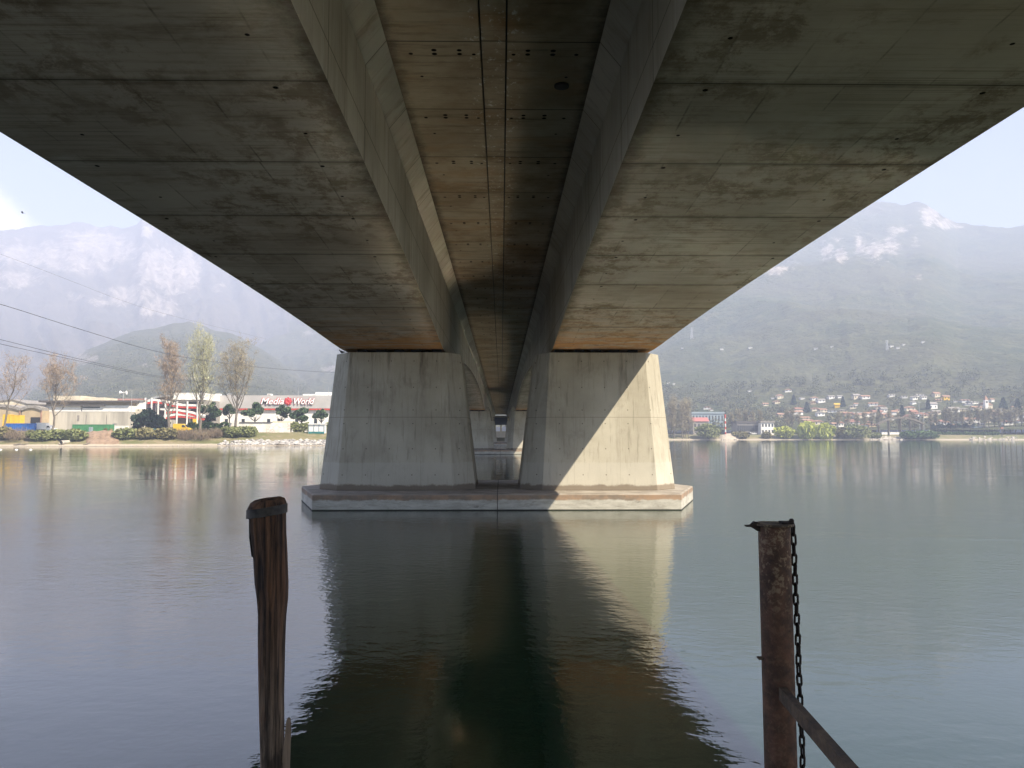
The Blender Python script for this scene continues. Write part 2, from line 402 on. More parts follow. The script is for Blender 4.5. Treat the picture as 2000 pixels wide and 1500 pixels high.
def rusty(name, dark=(.05, .028, .018), mid=(.13, .058, .032), lite=(.30, .23, .15), flake=.5):
    t = NT(name); v = t.co(); x, y, z = t.sep(v)
    n = t.noise(v, 9, 8, .7); n2 = t.noise(v, 38, 6, .75); n3 = t.noise(t.map(v, (6, 6, 1.2)), 1, 5, .6)
    col = t.mix(t.ss(n, .35, .65), dark, mid)
    up = t.ss(t.m('ADD', z, t.m('MULTIPLY', n, .35)), 2.45, 2.75)
    fm = t.m('MULTIPLY', t.ss(t.m('ADD', n2, t.m('MULTIPLY', n, .5)), .74, .86), t.m('ADD', .25, t.m('MULTIPLY', up, .75)))
    col = t.mix(t.m('MULTIPLY', fm, flake*1.6), col, lite)
    col = t.mix(t.m('MULTIPLY', t.ss(n3, .52, .68), .5), col, (.025, .018, .014))
    return t.out(col, t.ss(n2, .3, .7, .55, .9), t.bump(n2, .5, .004), 0.15)
def water_mat():
    t = NT('lake_water'); v = t.geo('Position'); x, y, z = t.sep(v)
    m1 = t.noise(t.map(v, (.05, .11, 1)), 1, 3, .55, .6)
    zone = t.m('MULTIPLY', t.ss(t.m('ADD', y, t.m('MULTIPLY', m1, 14.0)), 17, 26), t.ss(t.m('ADD', y, t.m('MULTIPLY', m1, 22.0)), 66, 50))
    near = t.ss(m1, .42, .62)
    patch = t.ss(t.m('POWER', t.m('ADD', t.m('POWER', t.m('MULTIPLY', t.m('ADD', x, 5.2), 1.6), 2.0), t.m('POWER', t.m('SUBTRACT', y, 22.0), 2.0)), .5), 8.5, 2.5)
    amp = t.m('ADD', t.m('ADD', .32, t.m('MULTIPLY', patch, 1.1)), t.m('ADD', t.m('MULTIPLY', zone, .55), t.m('MULTIPLY', near, .30)))
    a = t.noise(t.map(v, (1.0, 1.5, 1), rot=(0, 0, .35)), 3.2, 3, .5, .25)
    b = t.noise(t.map(v, (1.2, 1.0, 1), rot=(0, 0, -.5)), 8.5, 3, .5, .2)
    c = t.noise(t.map(v, (.25, .6, 1)), 1.0, 2, .5)
    hgt = t.m('ADD', t.m('MULTIPLY', t.m('ADD', t.m('MULTIPLY', a, .008), t.m('MULTIPLY', b, .003)), amp), t.m('ADD', t.m('MULTIPLY', c, .006), t.m('MULTIPLY', t.noise(t.map(v, (.55, .8, 1), rot=(0, 0, .5)), 1.0, 2, .5, .6), t.m('ADD', .004, t.m('MULTIPLY', near, .010)))))
    nb = t.bump(hgt, 1.0, 1.0)
    deep = t.mix(t.ss(t.noise(v, .12, 3), .35, .65), (.003, .021, .009), (.005, .024, .008))
    t.b.inputs['IOR'].default_value = 1.95
    return t.out(deep, t.m('ADD', .035, t.m('MULTIPLY', zone, .05)), nb)
def forest(name, a, b, c, rock=(.46, .43, .39), scale=.06):
    t = NT(name); v = t.geo('Position')
    n = t.noise(v, scale, 7, .72); n2 = t.noise(v, scale*.12, 5, .6); n3 = t.noise(v, scale*3.5, 4, .7)
    col = t.mix(t.ss(n2, .35, .65), a, b)
    col = t.mix(t.ss(n, .42, .68), col, c)
    col = t.mix(t.m('MULTIPLY', t.ss(n3, .5, .7), .55), col, tuple(q*.35 for q in a))
    rk = t.attr('rock'); rn = t.noise(t.map(v, (1, 1, .35)), scale*.55, 8, .75)
    rn2 = t.noise(t.map(v, (1.6, 1.6, .16), (5, 3, 0)), scale*1.1, 7, .75)
    m = t.m('MULTIPLY', t.ss(t.m('ADD', rk, t.m('ADD', t.m('MULTIPLY', t.m('SUBTRACT', rn, .5), 1.5), t.m('MULTIPLY', t.m('SUBTRACT', rn2, .5), 1.6))), .42, .72), t.ss(rn2, .36, .50, .45, 1.))
    rc = t.mix(t.ss(t.noise(t.map(v, (1, 1, .3)), scale*2.0, 6, .7), .35, .65), tuple(q*.45 for q in rock), rock)
    return t.out(t.mix(m, col, rc), .95, t.bump(t.m('ADD', n, n3), 1.0, 6.0), spec=.1)
def leafmat(name, a, b, rough=.7, trans=.0):
    t = NT(name); r = t.island(); n = t.noise(t.co(), .6, 3)
    col = t.mix(r, a, b); col = t.mix(t.m('MULTIPLY', t.ss(n, .4, .65), .35), col, tuple(q*.5 for q in a))
    return t.out(col, rough, spec=.2)
def groundmat(name, a, b, c, scale=.4):
    t = NT(name); v = t.geo('Position'); n = t.noise(v, scale, 7, .7); n2 = t.noise(v, scale*6, 5, .7); n3 = t.noise(v, scale*.15, 4)
    col = t.mix(t.ss(n3, .4, .6), a, b); col = t.mix(t.ss(n, .48, .62), col, c)
    col = t.mix(t.m('MULTIPLY', t.ss(n2, .5, .7), .4), col, tuple(q*.5 for q in a))
    z = t.sep(v)[2]
    sand = t.mix(n2, (.33, .28, .21), (.48, .42, .34))
    col = t.mix(t.ss(t.m('ADD', z, t.m('MULTIPLY', n, .5)), .95, .70), col, sand)
    col = t.mix(t.ss(z, .10, .02), col, (.16, .13, .10))
    return t.out(col, .95, t.bump(n2, .6, .1), spec=.1)
M = {}
M['soffit'] = concrete_soffit(); M['web'] = concrete_web(); M['slab'] = concrete_slab()
M['pier'] = concrete_pier(); M['plinth'] = concrete_plinth(); M['wood'] = wood_post()
M['rust'] = rusty('rusty_steel'); M['chain'] = rusty('chain_steel', (.010, .009, .009), (.035, .024, .02), (.09, .06, .045), .3)
M['beam'] = rusty('brace_steel', (.05, .038, .028), (.13, .085, .055), (.36, .29, .18), .45)
M['black'] = plain('black_rubber', (.02, .02, .02), .8); M['dark'] = plain('dark_void', (.012, .012, .012), .95)
M['band'] = plain('band_steel', (.055, .05, .045), .6, .4, 14, .3)
M['asphalt'] = plain('asphalt', (.05, .05, .05), .9)
M['water'] = water_mat()
M['conc_l'] = plain('pale_concrete', (.47, .435, .37), .9, .2, .35, streak=True)
M['tan'] = plain('tan_render', (.42, .33, .21), .9, .1, .4); M['cream'] = plain('cream_render', (.62, .55, .42), .9, .08, .4)
M['white'] = plain('white_paint', (.76, .745, .71), .7, .07, .5); M['grey_clad'] = plain('grey_cladding', (.44, .42, .41), .6, .06, .3)
M['roof_dark'] = plain('dark_roofing', (.085, .075, .07), .8, .2); M['roof_red'] = plain('red_roof_tiles', (.28, .14, .10), .9, .25, 1)
M['roof_terra'] = plain('terracotta_roof', (.34, .20, .14), .9, .25, 1); M['roof_grey'] = plain('grey_roof', (.26, .24, .22), .9, .2)
M['red'] = plain('red_paint', (.55, .05, .03), .5, .1); M['yellow'] = plain('yellow_paint', (.72, .45, .02), .45, .08)
M['blue'] = plain('blue_paint', (.02, .12, .42), .5, .15); M['green'] = plain('green_sheet', (.05, .22, .09), .7, .15, .7)
M['teal'] = plain('teal_paint', (.02, .16, .16), .6, .2); M['glass'] = plain('dark_glass', (.03, .035, .04), .15, .2)
M['steel'] = plain('galvanised_steel', (.42, .43, .43), .45, .1, 2, .4); M['sky_blue'] = plain('pale_blue_cladding', (.25, .31, .35), .6, .1)
M['navy'] = plain('navy_sheet', (.008, .014, .035), .8, .2); M['pink'] = plain('rose_roof', (.38, .14, .13), .8, .1)
M['wire'] = plain('cable_black', (.04, .04, .045), .6)
# ================================================================ BRIDGE
H = 8.02; YM = -8.26; SPAN = 93.0; YP = [38.8, 131.8, 224.8]; YEND = 318.0; YSTART = -54.2
def soffit(Y):
    Y = min(max(Y, YSTART), YEND+40)
    k = round((Y-YM)/SPAN); mid = YM+k*SPAN; d = abs(Y-mid)
    d = min(d, SPAN/2-2.4)
    return EYE+H*(.748-.0072*(d/H)**2-2.8e-5*(d/H)**4)
def halfw(zs):
    q = (zs-EYE)/H-.4958
    return H*(.925+.67*q+1.9*q*q)
ZIN, ZSL = EYE+.9365*H, EYE+H
stations = sorted(set([YSTART]+[SEG0+SEG*k for k in range(-21, 93) if YSTART < SEG0+SEG*k < YEND]+[YEND]+
                      [yp+s for yp in YP for s in (-2.4, 2.4)]))
bridge = thing('road_bridge', 'twin box girder concrete road bridge spanning overhead across the lake on tapered piers', 'bridge', (0, 0, 0))
def girder(sg):
    b = MB(); vs = []; n = 8
    for Y in stations:
        zs = soffit(Y); wq = halfw(zs)
        sec = [(2.606, zs), (2.606, ZIN), (2.19, ZSL), (2.19, 11.74), (10.4, 11.78), (10.4, 11.42), (9.75, 10.62), (wq, zs)]
        vs += [(sg*a, Y, z) for a, z in sec]
    fs, ms = [], []
    for i in range(len(stations)-1):
        for k in range(n):
            q = (i*n+k, i*n+(k+1) % n, (i+1)*n+(k+1) % n, (i+1)*n+k)
            b.f.append(q if sg < 0 else q[::-1]); b.m.append(1 if k in (0, 1, 6, 5, 4) else 0); b.sm.append(False)
    e = tuple(range(n)); f = tuple(range((len(stations)-1)*n, len(stations)*n))
    b.f += [e[::-1] if sg < 0 else e, f if sg < 0 else f[::-1]]; b.m += [1, 1]; b.sm += [False]*2
    b.v = vs
    return b.build('box_girder', [M['soffit'], M['web']], bridge)
for sg in (-1, 1): girder(sg)
for sg in (-1, 1):
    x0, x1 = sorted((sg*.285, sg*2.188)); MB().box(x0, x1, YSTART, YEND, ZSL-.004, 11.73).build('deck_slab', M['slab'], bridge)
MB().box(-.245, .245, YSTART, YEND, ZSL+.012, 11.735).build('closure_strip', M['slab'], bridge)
MB().box(-.30, .30, YSTART, YEND, 11.60, 11.72).build('joint_seal', M['dark'], bridge)
for sg in (-1, 1):
    x0, x1 = sorted((sg*9.75, sg*10.0)); MB().prism([(x0, 11.77), (x1, 11.77), (x1-.04, 12.05), (x0+.04, 12.05)], YSTART, YEND).build('parapet', M['web'], bridge)
MB().box(-9.7, 9.7, YSTART, YEND, 11.785, 11.83).build('carriageway', M['asphalt'], bridge)
b = MB()      # black drain hole rim under the slab, right half
b.lathe([(.13, ZSL-.05), (.17, ZSL-.05), (.17, ZSL), (.13, ZSL)], 1.55, 17.2, 14); b.build('drain_outlet', M['dark'], bridge)

def oct_ring(x0f, x1f, x0o, x1o, yf, yo, z, sg):
    """front face from x0f..x1f at +-yf, side faces at x0o / x1o over +-yo"""
    p = [(x0f, -yf), (x1f, -yf), (x1o, -yo), (x1o, yo), (x1f, yf), (x0f, yf), (x0o, yo), (x0o, -yo)]
    if sg < 0: p = [(-x, y) for x, y in p][::-1]
    return [(x, y, z) for x, y in p]
def make_pier():
    root = thing('bridge_pier', '', 'bridge pier')
    pl = []
    def pring(z, g=0): return [(-8.0-g, -5.2-g, z), (8.0+g, -5.2-g, z), (9.8+g, 0, z), (8.0+g, 5.2+g, z), (-8.0-g, 5.2+g, z), (-9.8-g, 0, z)]
    rings = [pring(-1.5), pring(0.66), pring(.705, -.05)]
    b = MB()
    b.v = [q for r in rings for q in r]
    for i in range(2):
        for k in range(6): b.f.append((i*6+k, i*6+(k+1) % 6, (i+1)*6+(k+1) % 6, (i+1)*6+k))
    b.f += [tuple(range(6))[::-1], tuple(range(12, 18))]; b.m = [0]*len(b.f); b.sm = [False]*len(b.f)
    b.build('plinth', M['plinth'], root)
    for sg in (-1, 1):
        base = oct_ring(2.06, 7.40, 1.05, 8.45, 3.1, 2.0, .700, sg); top = oct_ring(2.46, 7.0, 1.82, 7.82, 2.5, 1.5, 7.17, sg)
        b = MB(); n = 8; b.v = base+top
        b.f = [tuple(range(n))[::-1], tuple(range(n, 2*n))]+[(i, (i+1) % n, n+(i+1) % n, n+i) for i in range(n)]
        b.m = [0]*len(b.f); b.sm = [False]*len(b.f)
        o = b.build('column', M['pier'], root)
        bv = o.modifiers.new('bevel', 'BEVEL'); bv.width = .025; bv.segments = 2
        for k, xb in enumerate((2.95, 3.95, 4.75, 5.6, 6.5)):
            for yb in (-1.9, 1.5):
                MB().box(sg*xb-.22, sg*xb+.22, yb-.2, yb+.2, 7.172, soffit(YP[0])+.01).build('bearing', M['dark'], root)
        MB().box(min(sg*2.75, sg*6.8), max(sg*2.75, sg*6.8), -1.5, 1.4, 7.172, soffit(YP[0])-.02).build('bearing_plinth', M['dark'], root)
    return root
pier = make_pier(); pier.location = (0, YP[0], 0)
tag(pier, 'near concrete bridge pier with two tapered columns on one broad plinth in the water', group='bridge piers in the lake')
for yp, lb in ((YP[1], 'middle bridge pier seen far off through the gap between the near columns'),
               (YP[2], 'farthest bridge pier, tiny between the columns of the middle pier')):
    q = copy_tree(pier); q.location = (0, yp, 0); q['label'] = lb
# far abutment
ab = thing('bridge_abutment', 'pale concrete abutment with two lit openings under the far end of the bridge', 'abutment', (0, 304, 0))
b = MB(); b.box(-12, -2.0, 0, 3, 2, 10.6).box(2.0, 12, 0, 3, 2, 10.6).box(-2.0, 2.0, 0, 3, 2, 4.4).box(-2.0, 2.0, 0, 3, 7.2, 10.6).box(-.35, .35, 0, 3, 4.4, 7.2)
b.build('wall', M['conc_l'], ab)
sc_ = MB().box(-3.6, 3.6, 0, .12, 0, 2.9).build('safety_sheet', M['navy'], None, (-0.6, 303.4, 6.9))
tag(sc_, 'dark navy sheet hung across the far end of the bridge above the two openings', 'sheet')

# ================================================================ WATER AND LAND
wv = [(-900, -400, 0), (1100, -400, 0), (1100, 760, 0), (-900, 760, 0)]
wb = MB().add(wv, [(0, 1, 2, 3)]).build('lake', M['water']); tag(wb, kind='structure')
bb = MB().add([(x, y, -3.2) for x, y, z in wv], [(0, 1, 2, 3)]).build('lake_bed', M['dark']); tag(bb, kind='structure')
SH = np.array([(-6000, 60), (-1500, 120), (-600, 170), (-300, 190), (0, 203), (300, 211), (640, 223), (760, 250), (860, 292), (1000, 302), (1100, 372), (1300, 436), (1660, 440), (2000, 430), (2500, 400), (3500, 330), (9000, 120)], float)
SHaz = np.arctan((SH[:, 0]-1000)/FPX)+YAW; SHr = SH[:, 1]/np.cos(SHaz)
def shore_r(az): return np.interp(az, SHaz, SHr)
PD = np.array([-40, -15, -4, 0, 1.2, 3.5, 6, 10, 14, 18, 60, 200, 500, 1200, 3000], float)
PZ = np.array([-4, -2, -.5, 0, .16, .42, 1.1, 2.5, 3.6, 3.95, 4.1, 4.6, 6.0, 9, 12], float)
def ground_z(az, r):
    d = r-shore_r(az); z = np.interp(d, PD, PZ)
    k = 1-.24*np.clip((az-R(-3))/R(6), 0, 1)
    return np.where(z > 0, z*k, z)
def place(px, back):
    """a point on the ground, back metres behind the shoreline, seen in picture column px"""
    az = azof(px); r = float(shore_r(az))+back
    return Vector((cam.location.x+r*math.sin(az), r*math.cos(az), float(ground_z(az, r))))
def place_y(px, Y):
    az = azof(px); r = Y/math.cos(az)
    return Vector((cam.location.x+r*math.sin(az), Y, float(ground_z(az, r))))
def polar(name, azs, rs, zfun, mat, attr=None):
    A, D = np.meshgrid(azs, rs, indexing='ij')
    RR, Z, at_ = zfun(A, D)
    X = cam.location.x+RR*np.sin(A); Y = RR*np.cos(A)
    V = np.stack([X, Y, Z], -1).reshape(-1, 3); na, nr = A.shape
    i = np.arange((na-1)*nr).reshape(na-1, nr)[:, :-1].ravel()
    F = np.stack([i, i+1, i+nr+1, i+nr], -1)[:, ::-1]
    return tag(npmesh(name, V, F, mat, smooth=True, attr=at_), kind='structure')
M['ground'] = groundmat('shore_ground', (.13, .14, .06), (.19, .17, .09), (.24, .20, .13))
def zg(A, D):
    RR = shore_r(A)+D; Z = ground_z(A, RR)
    n = fbm(RR*np.sin(A)*.12+50, RR*np.cos(A)*.12+50, 4, 3)-.5
    Z = Z+np.where((D > 0.3) & (D < 16), n*np.minimum(D, 6)*.16, n*.1*(D > 0.3))
    return RR, Z, None
polar('ground', np.linspace(R(-78), R(78), 700), np.array([-40, -20, -8, -3, -1, 0, .6, 1.2, 2, 3, 4.2, 5.5, 7, 9, 11, 13, 15, 18, 24, 35, 60, 120, 220, 380, 600, 1000, 2000], float), zg, M['ground'])
# near bank on which the camera stands, curving out of the picture on both sides
nb_edge = [(-120, -6), (-60, -5), (-20, -3.5), (-8, -2.5), (-3, -1.2), (1, -.6), (3.5, 1.2), (5.5, 4.0), (7.5, 6.3), (9.6, 8.2), (14, 9.5), (30, 12), (70, 15), (140, 16)]
b = MB()
for i in range(len(nb_edge)-1):
    (x0, y0), (x1, y1) = nb_edge[i], nb_edge[i+1]
    b.add([(x0, y0, -2.5), (x1, y1, -2.5), (x1, y1-1.2, 1.2), (x0, y0-1.2, 1.2), (x1, y1-3.5, 1.7), (x0, y0-3.5, 1.7), (x1, -320, 2.2), (x0, -320, 2.2)],
          [(0, 1, 2, 3), (3, 2, 4, 5), (5, 4, 6, 7)])
M['bank'] = groundmat('bank_ground', (.12, .12, .06), (.17, .15, .09), (.22, .19, .13), 1.0)
tag(b.build('near_bank', M['bank']), kind='structure')

# ---------------------------------------------------------------- mountains: real terrain at real distances
def ridge_table(pts):
    az = np.array([azof(p[0]) for p in pts]); el = np.array([elof(p[0], p[1]) for p in pts])
    return az, el
def blobmask(A, E, blobs):
    m = np.zeros_like(A)
    for px, py, sx, sy, a in blobs:
        az = azof(px); el = elof(px, py); s = 1/FPX
        m = np.maximum(m, a*np.exp(-(((A-az)/(sx*s))**2+((E-el)/(sy*s))**2)))
    return m
MT = {}; RIDGE = .30
def mountain(name, ridge, r0, r1, z0, prof, na, nr, az0, az1, mat, blobs, amp, seed, nscale, rback=1.5, rwob=.06, gk=.45):
    raz, rel = ridge_table(ridge)
    def zfun(A, T):
        wob = 1+rwob*(fbm(A*9+3, A*0+1.5, 4, seed)-.5)*2
        r1w = r1*wob
        e = np.interp(A, raz, rel); zr = r1w*np.tan(e)+EYE
        RR = np.where(T <= 1, r0+(r1w-r0)*T, r1w*(1+(T-1)*rback))
        t = np.clip(T, 0, 1); base = z0+(zr-z0)*prof(t)
        x = RR*np.sin(A)/nscale; y = RR*np.cos(A)/nscale
        n = fbm(x+40, y+40, 7, seed, True)-.55; n2 = fbm(x*9+9, y*9, 5, seed+5)-.5
        gul = fbm(A*62+RR/500.+n2*.8, RR/700., 4, seed+13, True)-.6
        env = np.clip(t*4, 0, 1)*(1-.9*np.clip((t-.80)/.2, 0, 1))
        Z = base+(n*amp+n2*amp*.18+gul*amp*gk)*env*(zr-z0)
        Z = Z+((n2*.10+(fbm(x*5+3, y*5, 5, seed+3, True)-.6)*RIDGE)*amp*(zr-z0))*np.clip((t-.86)/.14, 0, 1)
        Z = np.where(T > 1, base-(T-1)*.8*(zr-z0), Z)
        E = np.arctan2(Z-EYE, RR)
        rk = blobmask(A, E, blobs)
        Z = Z+rk*amp*.25*(zr-z0)*(fbm(x*22, y*22, 4, seed+9, True)-.6)*env
        return RR, Z, {'rock': rk.ravel()}
    MT[name+str(seed)] = zfun
    ts = np.concatenate([np.linspace(0, 1, nr), [1.04, 1.15, 1.5]])
    return polar(name, np.linspace(az0, az1, na), ts, zfun, mat)
M['forest_far'] = forest('far_mountain', (.070, .070, .055), (.095, .082, .068), (.13, .11, .09), (.36, .315, .28), .030)
M['forest_mid'] = forest('wooded_hill', (.055, .070, .032), (.085, .085, .045), (.13, .125, .065), (.34, .31, .28), .055)
M['forest_right'] = forest('wooded_mountain', (.050, .070, .034), (.080, .082, .045), (.11, .115, .060), (.42, .38, .33), .038)
mountain('far_mountain', [(-2500, 600), (-900, 520), (-300, 462), (-100, 455), (0, 447), (60, 443), (130, 437), (180, 441), (225, 449), (252, 442), (266, 428), (280, 432), (300, 446), (330, 440), (420, 430), (600, 440), (800, 480), (1000, 560), (1200, 640), (1500, 700)],
         1200, 3050, 20, lambda t: .30*t+.70*t**2.2, 420, 190, azof(-700), azof(1450), M['forest_far'],
         [(60, 500, 120, 34, .8), (185, 480, 70, 32, .95), (150, 515, 60, 25, .8), (15, 545, 50, 18, .8), (300, 520, 45, 42, .95), (355, 530, 30, 50, .95), (260, 575, 40, 25, .85), (240, 580, 55, 22, .95), (300, 600, 40, 22, 1), (330, 550, 40, 30, .9), (185, 590, 22, 10, .8), (140, 580, 22, 9, .7), (420, 560, 25, 14, .6), (275, 450, 14, 18, .9)],
         .15, 11, 600.)
mountain('side_mountain', [(-600, 850), (100, 800), (300, 715), (380, 690), (470, 655), (520, 622), (560, 602), (610, 588), (650, 572), (720, 550), (800, 540), (950, 580), (1100, 660), (1250, 720)],
         900, 2450, 12, lambda t: .45*t+.55*t**1.7, 260, 130, azof(50), azof(1240), M['forest_mid'],
         [(520, 640, 22, 8, 1), (500, 652, 20, 5, .9), (545, 625, 18, 6, .7), (490, 690, 24, 7, .85), (510, 700, 22, 5, .8), (600, 650, 20, 8, .6), (640, 720, 22, 9, .75), (560, 740, 26, 7, .5), (570, 755, 20, 5, .6)],
         .16, 23, 420., gk=.2)
mountain('wooded_hill', [(-1200, 760), (-600, 770), (-200, 790), (-40, 800), (40, 778), (90, 735), (130, 704), (170, 680), (210, 662), (250, 648), (300, 641), (330, 633), (365, 631), (400, 641), (450, 655), (480, 668), (520, 690), (570, 725), (640, 760), (760, 800), (900, 820)],
         520, 1500, 6, lambda t: .5*t+.5*t**1.5, 300, 130, azof(-400), azof(900), M['forest_mid'],
         [(150, 700, 30, 16, .75), (175, 700, 16, 9, .8), (125, 730, 14, 10, .6), (160, 738, 14, 6, .7), (195, 720, 30, 14, .4), (280, 715, 18, 14, .45), (300, 700, 10, 6, .55), (340, 720, 20, 12, .3)],
         .17, 31, 330., gk=.10)
RIDGE_R = [(1000, 640), (1100, 560), (1200, 500), (1300, 460), (1400, 430), (1500, 412), (1600, 402), (1700, 397), (1745, 395), (1780, 399), (1800, 395), (1815, 394), (1830, 399), (1845, 408), (1862, 420), (1885, 434), (1920, 440), (1955, 443), (2000, 439), (2200, 420), (2500, 440), (3000, 520), (5000, 640)]
mountain('wooded_mountain', RIDGE_R, 540, 2450, 6, lambda t: .22*t+.78*t**1.55, 460, 230, azof(1010), azof(2900), M['forest_right'],
         [(1525, 528, 28, 8, .85), (1560, 512, 20, 9, .6), (1625, 490, 16, 20, .85), (1652, 500, 13, 17, 1), (1690, 480, 14, 24, .8), (1720, 490, 26, 24, .85), (1750, 480, 24, 26, .75), (1645, 468, 10, 6, .7), (1770, 448, 30, 12, .7), (1800, 470, 14, 20, .55), (1830, 420, 16, 20, 1), (1860, 435, 20, 14, .8), (1812, 410, 12, 12, .6), (1880, 440, 14, 8, .6), (1805, 541, 10, 6, .6), (1880, 518, 8, 5, .45), (1580, 500, 18, 10, .4)],
         .14, 47, 620., gk=.03)
def hit(px, py, r0=560, r1=2400):
    az = azof(px); el = elof(px, py); rr = np.linspace(r0, r1, 1200); T = (rr-540)/(2450-540)
    A = np.full_like(rr, az)
    RR, Z, _ = MT['wooded_mountain47'](A, T)
    ok = np.where((Z-EYE)/RR > math.tan(el))[0]
    i = ok[0] if len(ok) else 5
    r = float(RR[i]); return Vector((cam.location.x+r*math.sin(az), r*math.cos(az), float(Z[i])))

# ================================================================ FOREGROUND
YF = 4.2
# wooden mooring post
prof = [(985, 486, 557), (1000, 486.5, 558), (1035, 490, 559), (1089, 497, 561), (1140, 500, 562), (1171, 503.5, 561), (1200, 505.7, 557.6), (1260, 506, 554.5), (1350, 508, 553), (1425, 510, 553.5), (1500, 511, 553.5), (1900, 513, 556), (2300, 515, 558)]
pz = [zat(p[0], YF, 520) for p in prof]; pxl = [at(p[1], p[0], YF).x for p in prof]; pxr = [at(p[2], p[0], YF).x for p in prof]
zs = np.linspace(pz[0]-.012, -1.6, 420); o_ = np.argsort(pz)
xl = np.interp(zs, np.array(pz)[o_], np.array(pxl)[o_]); xr = np.interp(zs, np.array(pz)[o_], np.array(pxr)[o_])
cx = (xl+xr)/2; rad = (xr-xl)/2; NA = 120
TH, ZZ = np.meshgrid(np.linspace(0, 2*np.pi, NA, endpoint=False), zs); CX = cx[:, None]; RA = rad[:, None]
g = fbm(np.cos(TH)*9+20, np.sin(TH)*9+ZZ*.35+20, 5, 5)-.5; g2 = fbm(TH*9, ZZ*1.3, 4, 8, True)-.5; g3 = fbm(np.cos(TH)*2.2+7, ZZ*2.3+np.sin(TH)*2.2, 4, 2)-.5
lower = np.clip((2.6-ZZ)/.5, 0.35, 1)
g4 = fbm(TH*2.2+3, ZZ*.9, 4, 12, True); split = np.clip((g4-.80)/.12, 0, 1)*lower
RA = RA*(1+.10*g*lower*2+.07*g2*lower+.20*g3-.10*split)
V = np.stack([CX+RA*np.cos(TH), YF+RA*np.sin(TH), ZZ], -1).reshape(-1, 3)
nr = len(zs); i = (np.arange(nr-1)[:, None]*NA+np.arange(NA)[None]).ravel(); k = (np.arange(nr-1)[:, None]*NA+((np.arange(NA)+1) % NA)[None]).ravel()
post = thing('mooring_post', 'weathered dark wooden mooring post with an iron band round its top', 'mooring post', (float(cx[-1]), YF, -1.6))
off = Vector((-float(cx[-1]), -YF, 1.6))
wo_ = npmesh('timber', V, np.stack([i, i+NA, k+NA, k], -1)[:, ::-1], M['wood'], post, True); wo_.location = off
c0 = Vector((float(cx[0]), YF, float(zs[0]))); r0 = float(rad[0])
b = MB(); n = 40; rings = []
for rr, dz in ((1.04, -.012), (1.03, .018), (.93, .040), (.7, .052), (.35, .057), (.02, .058)):
    ring = []
    for q in range(n):
        th = 2*math.pi*q/n; jag = .012*(vnoise(np.array([q*.9]), np.array([rr*7]), 3)[0]-.5)
        tilt = .016*math.cos(th)
        ring.append((c0.x+r0*rr*math.cos(th), YF+r0*rr*math.sin(th), c0.z-.012+dz+tilt*rr+jag*(rr < 1)))
    rings.append(ring)
b.v = [q for r in rings for q in r]
for j in range(len(rings)-1):
    for q in range(n): b.f.append((j*n+q, j*n+(q+1) % n, (j+1)*n+(q+1) % n, (j+1)*n+q)); b.m.append(0); b.sm.append(True)
o = b.build('post_top', M['wood'], post); o.location = off
b = MB(); rings = []
for rr, dz in ((1.02, -.035), (1.09, -.035), (1.09, .012), (1.02, .012)):
    rings.append([(c0.x+r0*rr*math.cos(2*math.pi*q/n), YF+r0*rr*math.sin(2*math.pi*q/n), c0.z-.012+dz+.016*math.cos(2*math.pi*q/n)) for q in range(n)])
b.v = [q for r in rings for q in r]
for j in range(4):
    for q in range(n): b.f.append((j*n+q, j*n+(q+1) % n, ((j+1) % 4)*n+(q+1) % n, ((j+1) % 4)*n+q)); b.m.append(0); b.sm.append(False)
o = b.build('iron_band', M['band'], post); o.location = off
pts = [at(489.5, 1008, YF-.03), at(487.6, 1016, YF-.04), at(488.0, 1050, YF-.04), at(492.5, 1086, YF-.03), at(496.5, 1088, YF-.02)]
o = MB().tube(pts, .0045, 8).build('wire_staple', M['dark'], post); o.location = off
b = MB(); sp = [(1403, 561, 567, .02), (1412, 558.5, 568.5, .02), (1440, 556, 568, .03), (1500, 549, 566, .035), (1750, 540, 566, .04), (2200, 530, 566, .05)]
vs = []
for py, a, c, th in sp:
    p, q = at(a, py, YF-.03), at(c, py, YF-.03); th = th*.6
    vs += [p, q, q+Vector((-.004, th, 0)), p+Vector((.004, th, 0))]
fs = [(3, 2, 1, 0)]+[(j*4+q, j*4+(q+1) % 4, j*4+4+(q+1) % 4, j*4+4+q) for j in range(len(sp)-1) for q in range(4)]
o = b.add(vs, fs).build('split_splinter', M['wood'], post); o.location = off
# small jagged teeth on the splinter's tip
b = MB()
for a, c, top in ((559.5, 562.5, 1409), (561.5, 564, 1403), (564, 567.5, 1406)):
    p, q, s_ = at(a, 1418, YF-.028), at(c, 1418, YF-.028), at((a+c)/2+.5, top-2, YF-.028); d = Vector((0, .012, 0))
    b.add([p, q, s_, p+d, q+d, s_+d], [(0, 1, 2), (5, 4, 3), (0, 3, 4, 1), (1, 4, 5, 2), (2, 5, 3, 0)])
o = b.build('splinter_tip', M['wood'], post); o.location = off

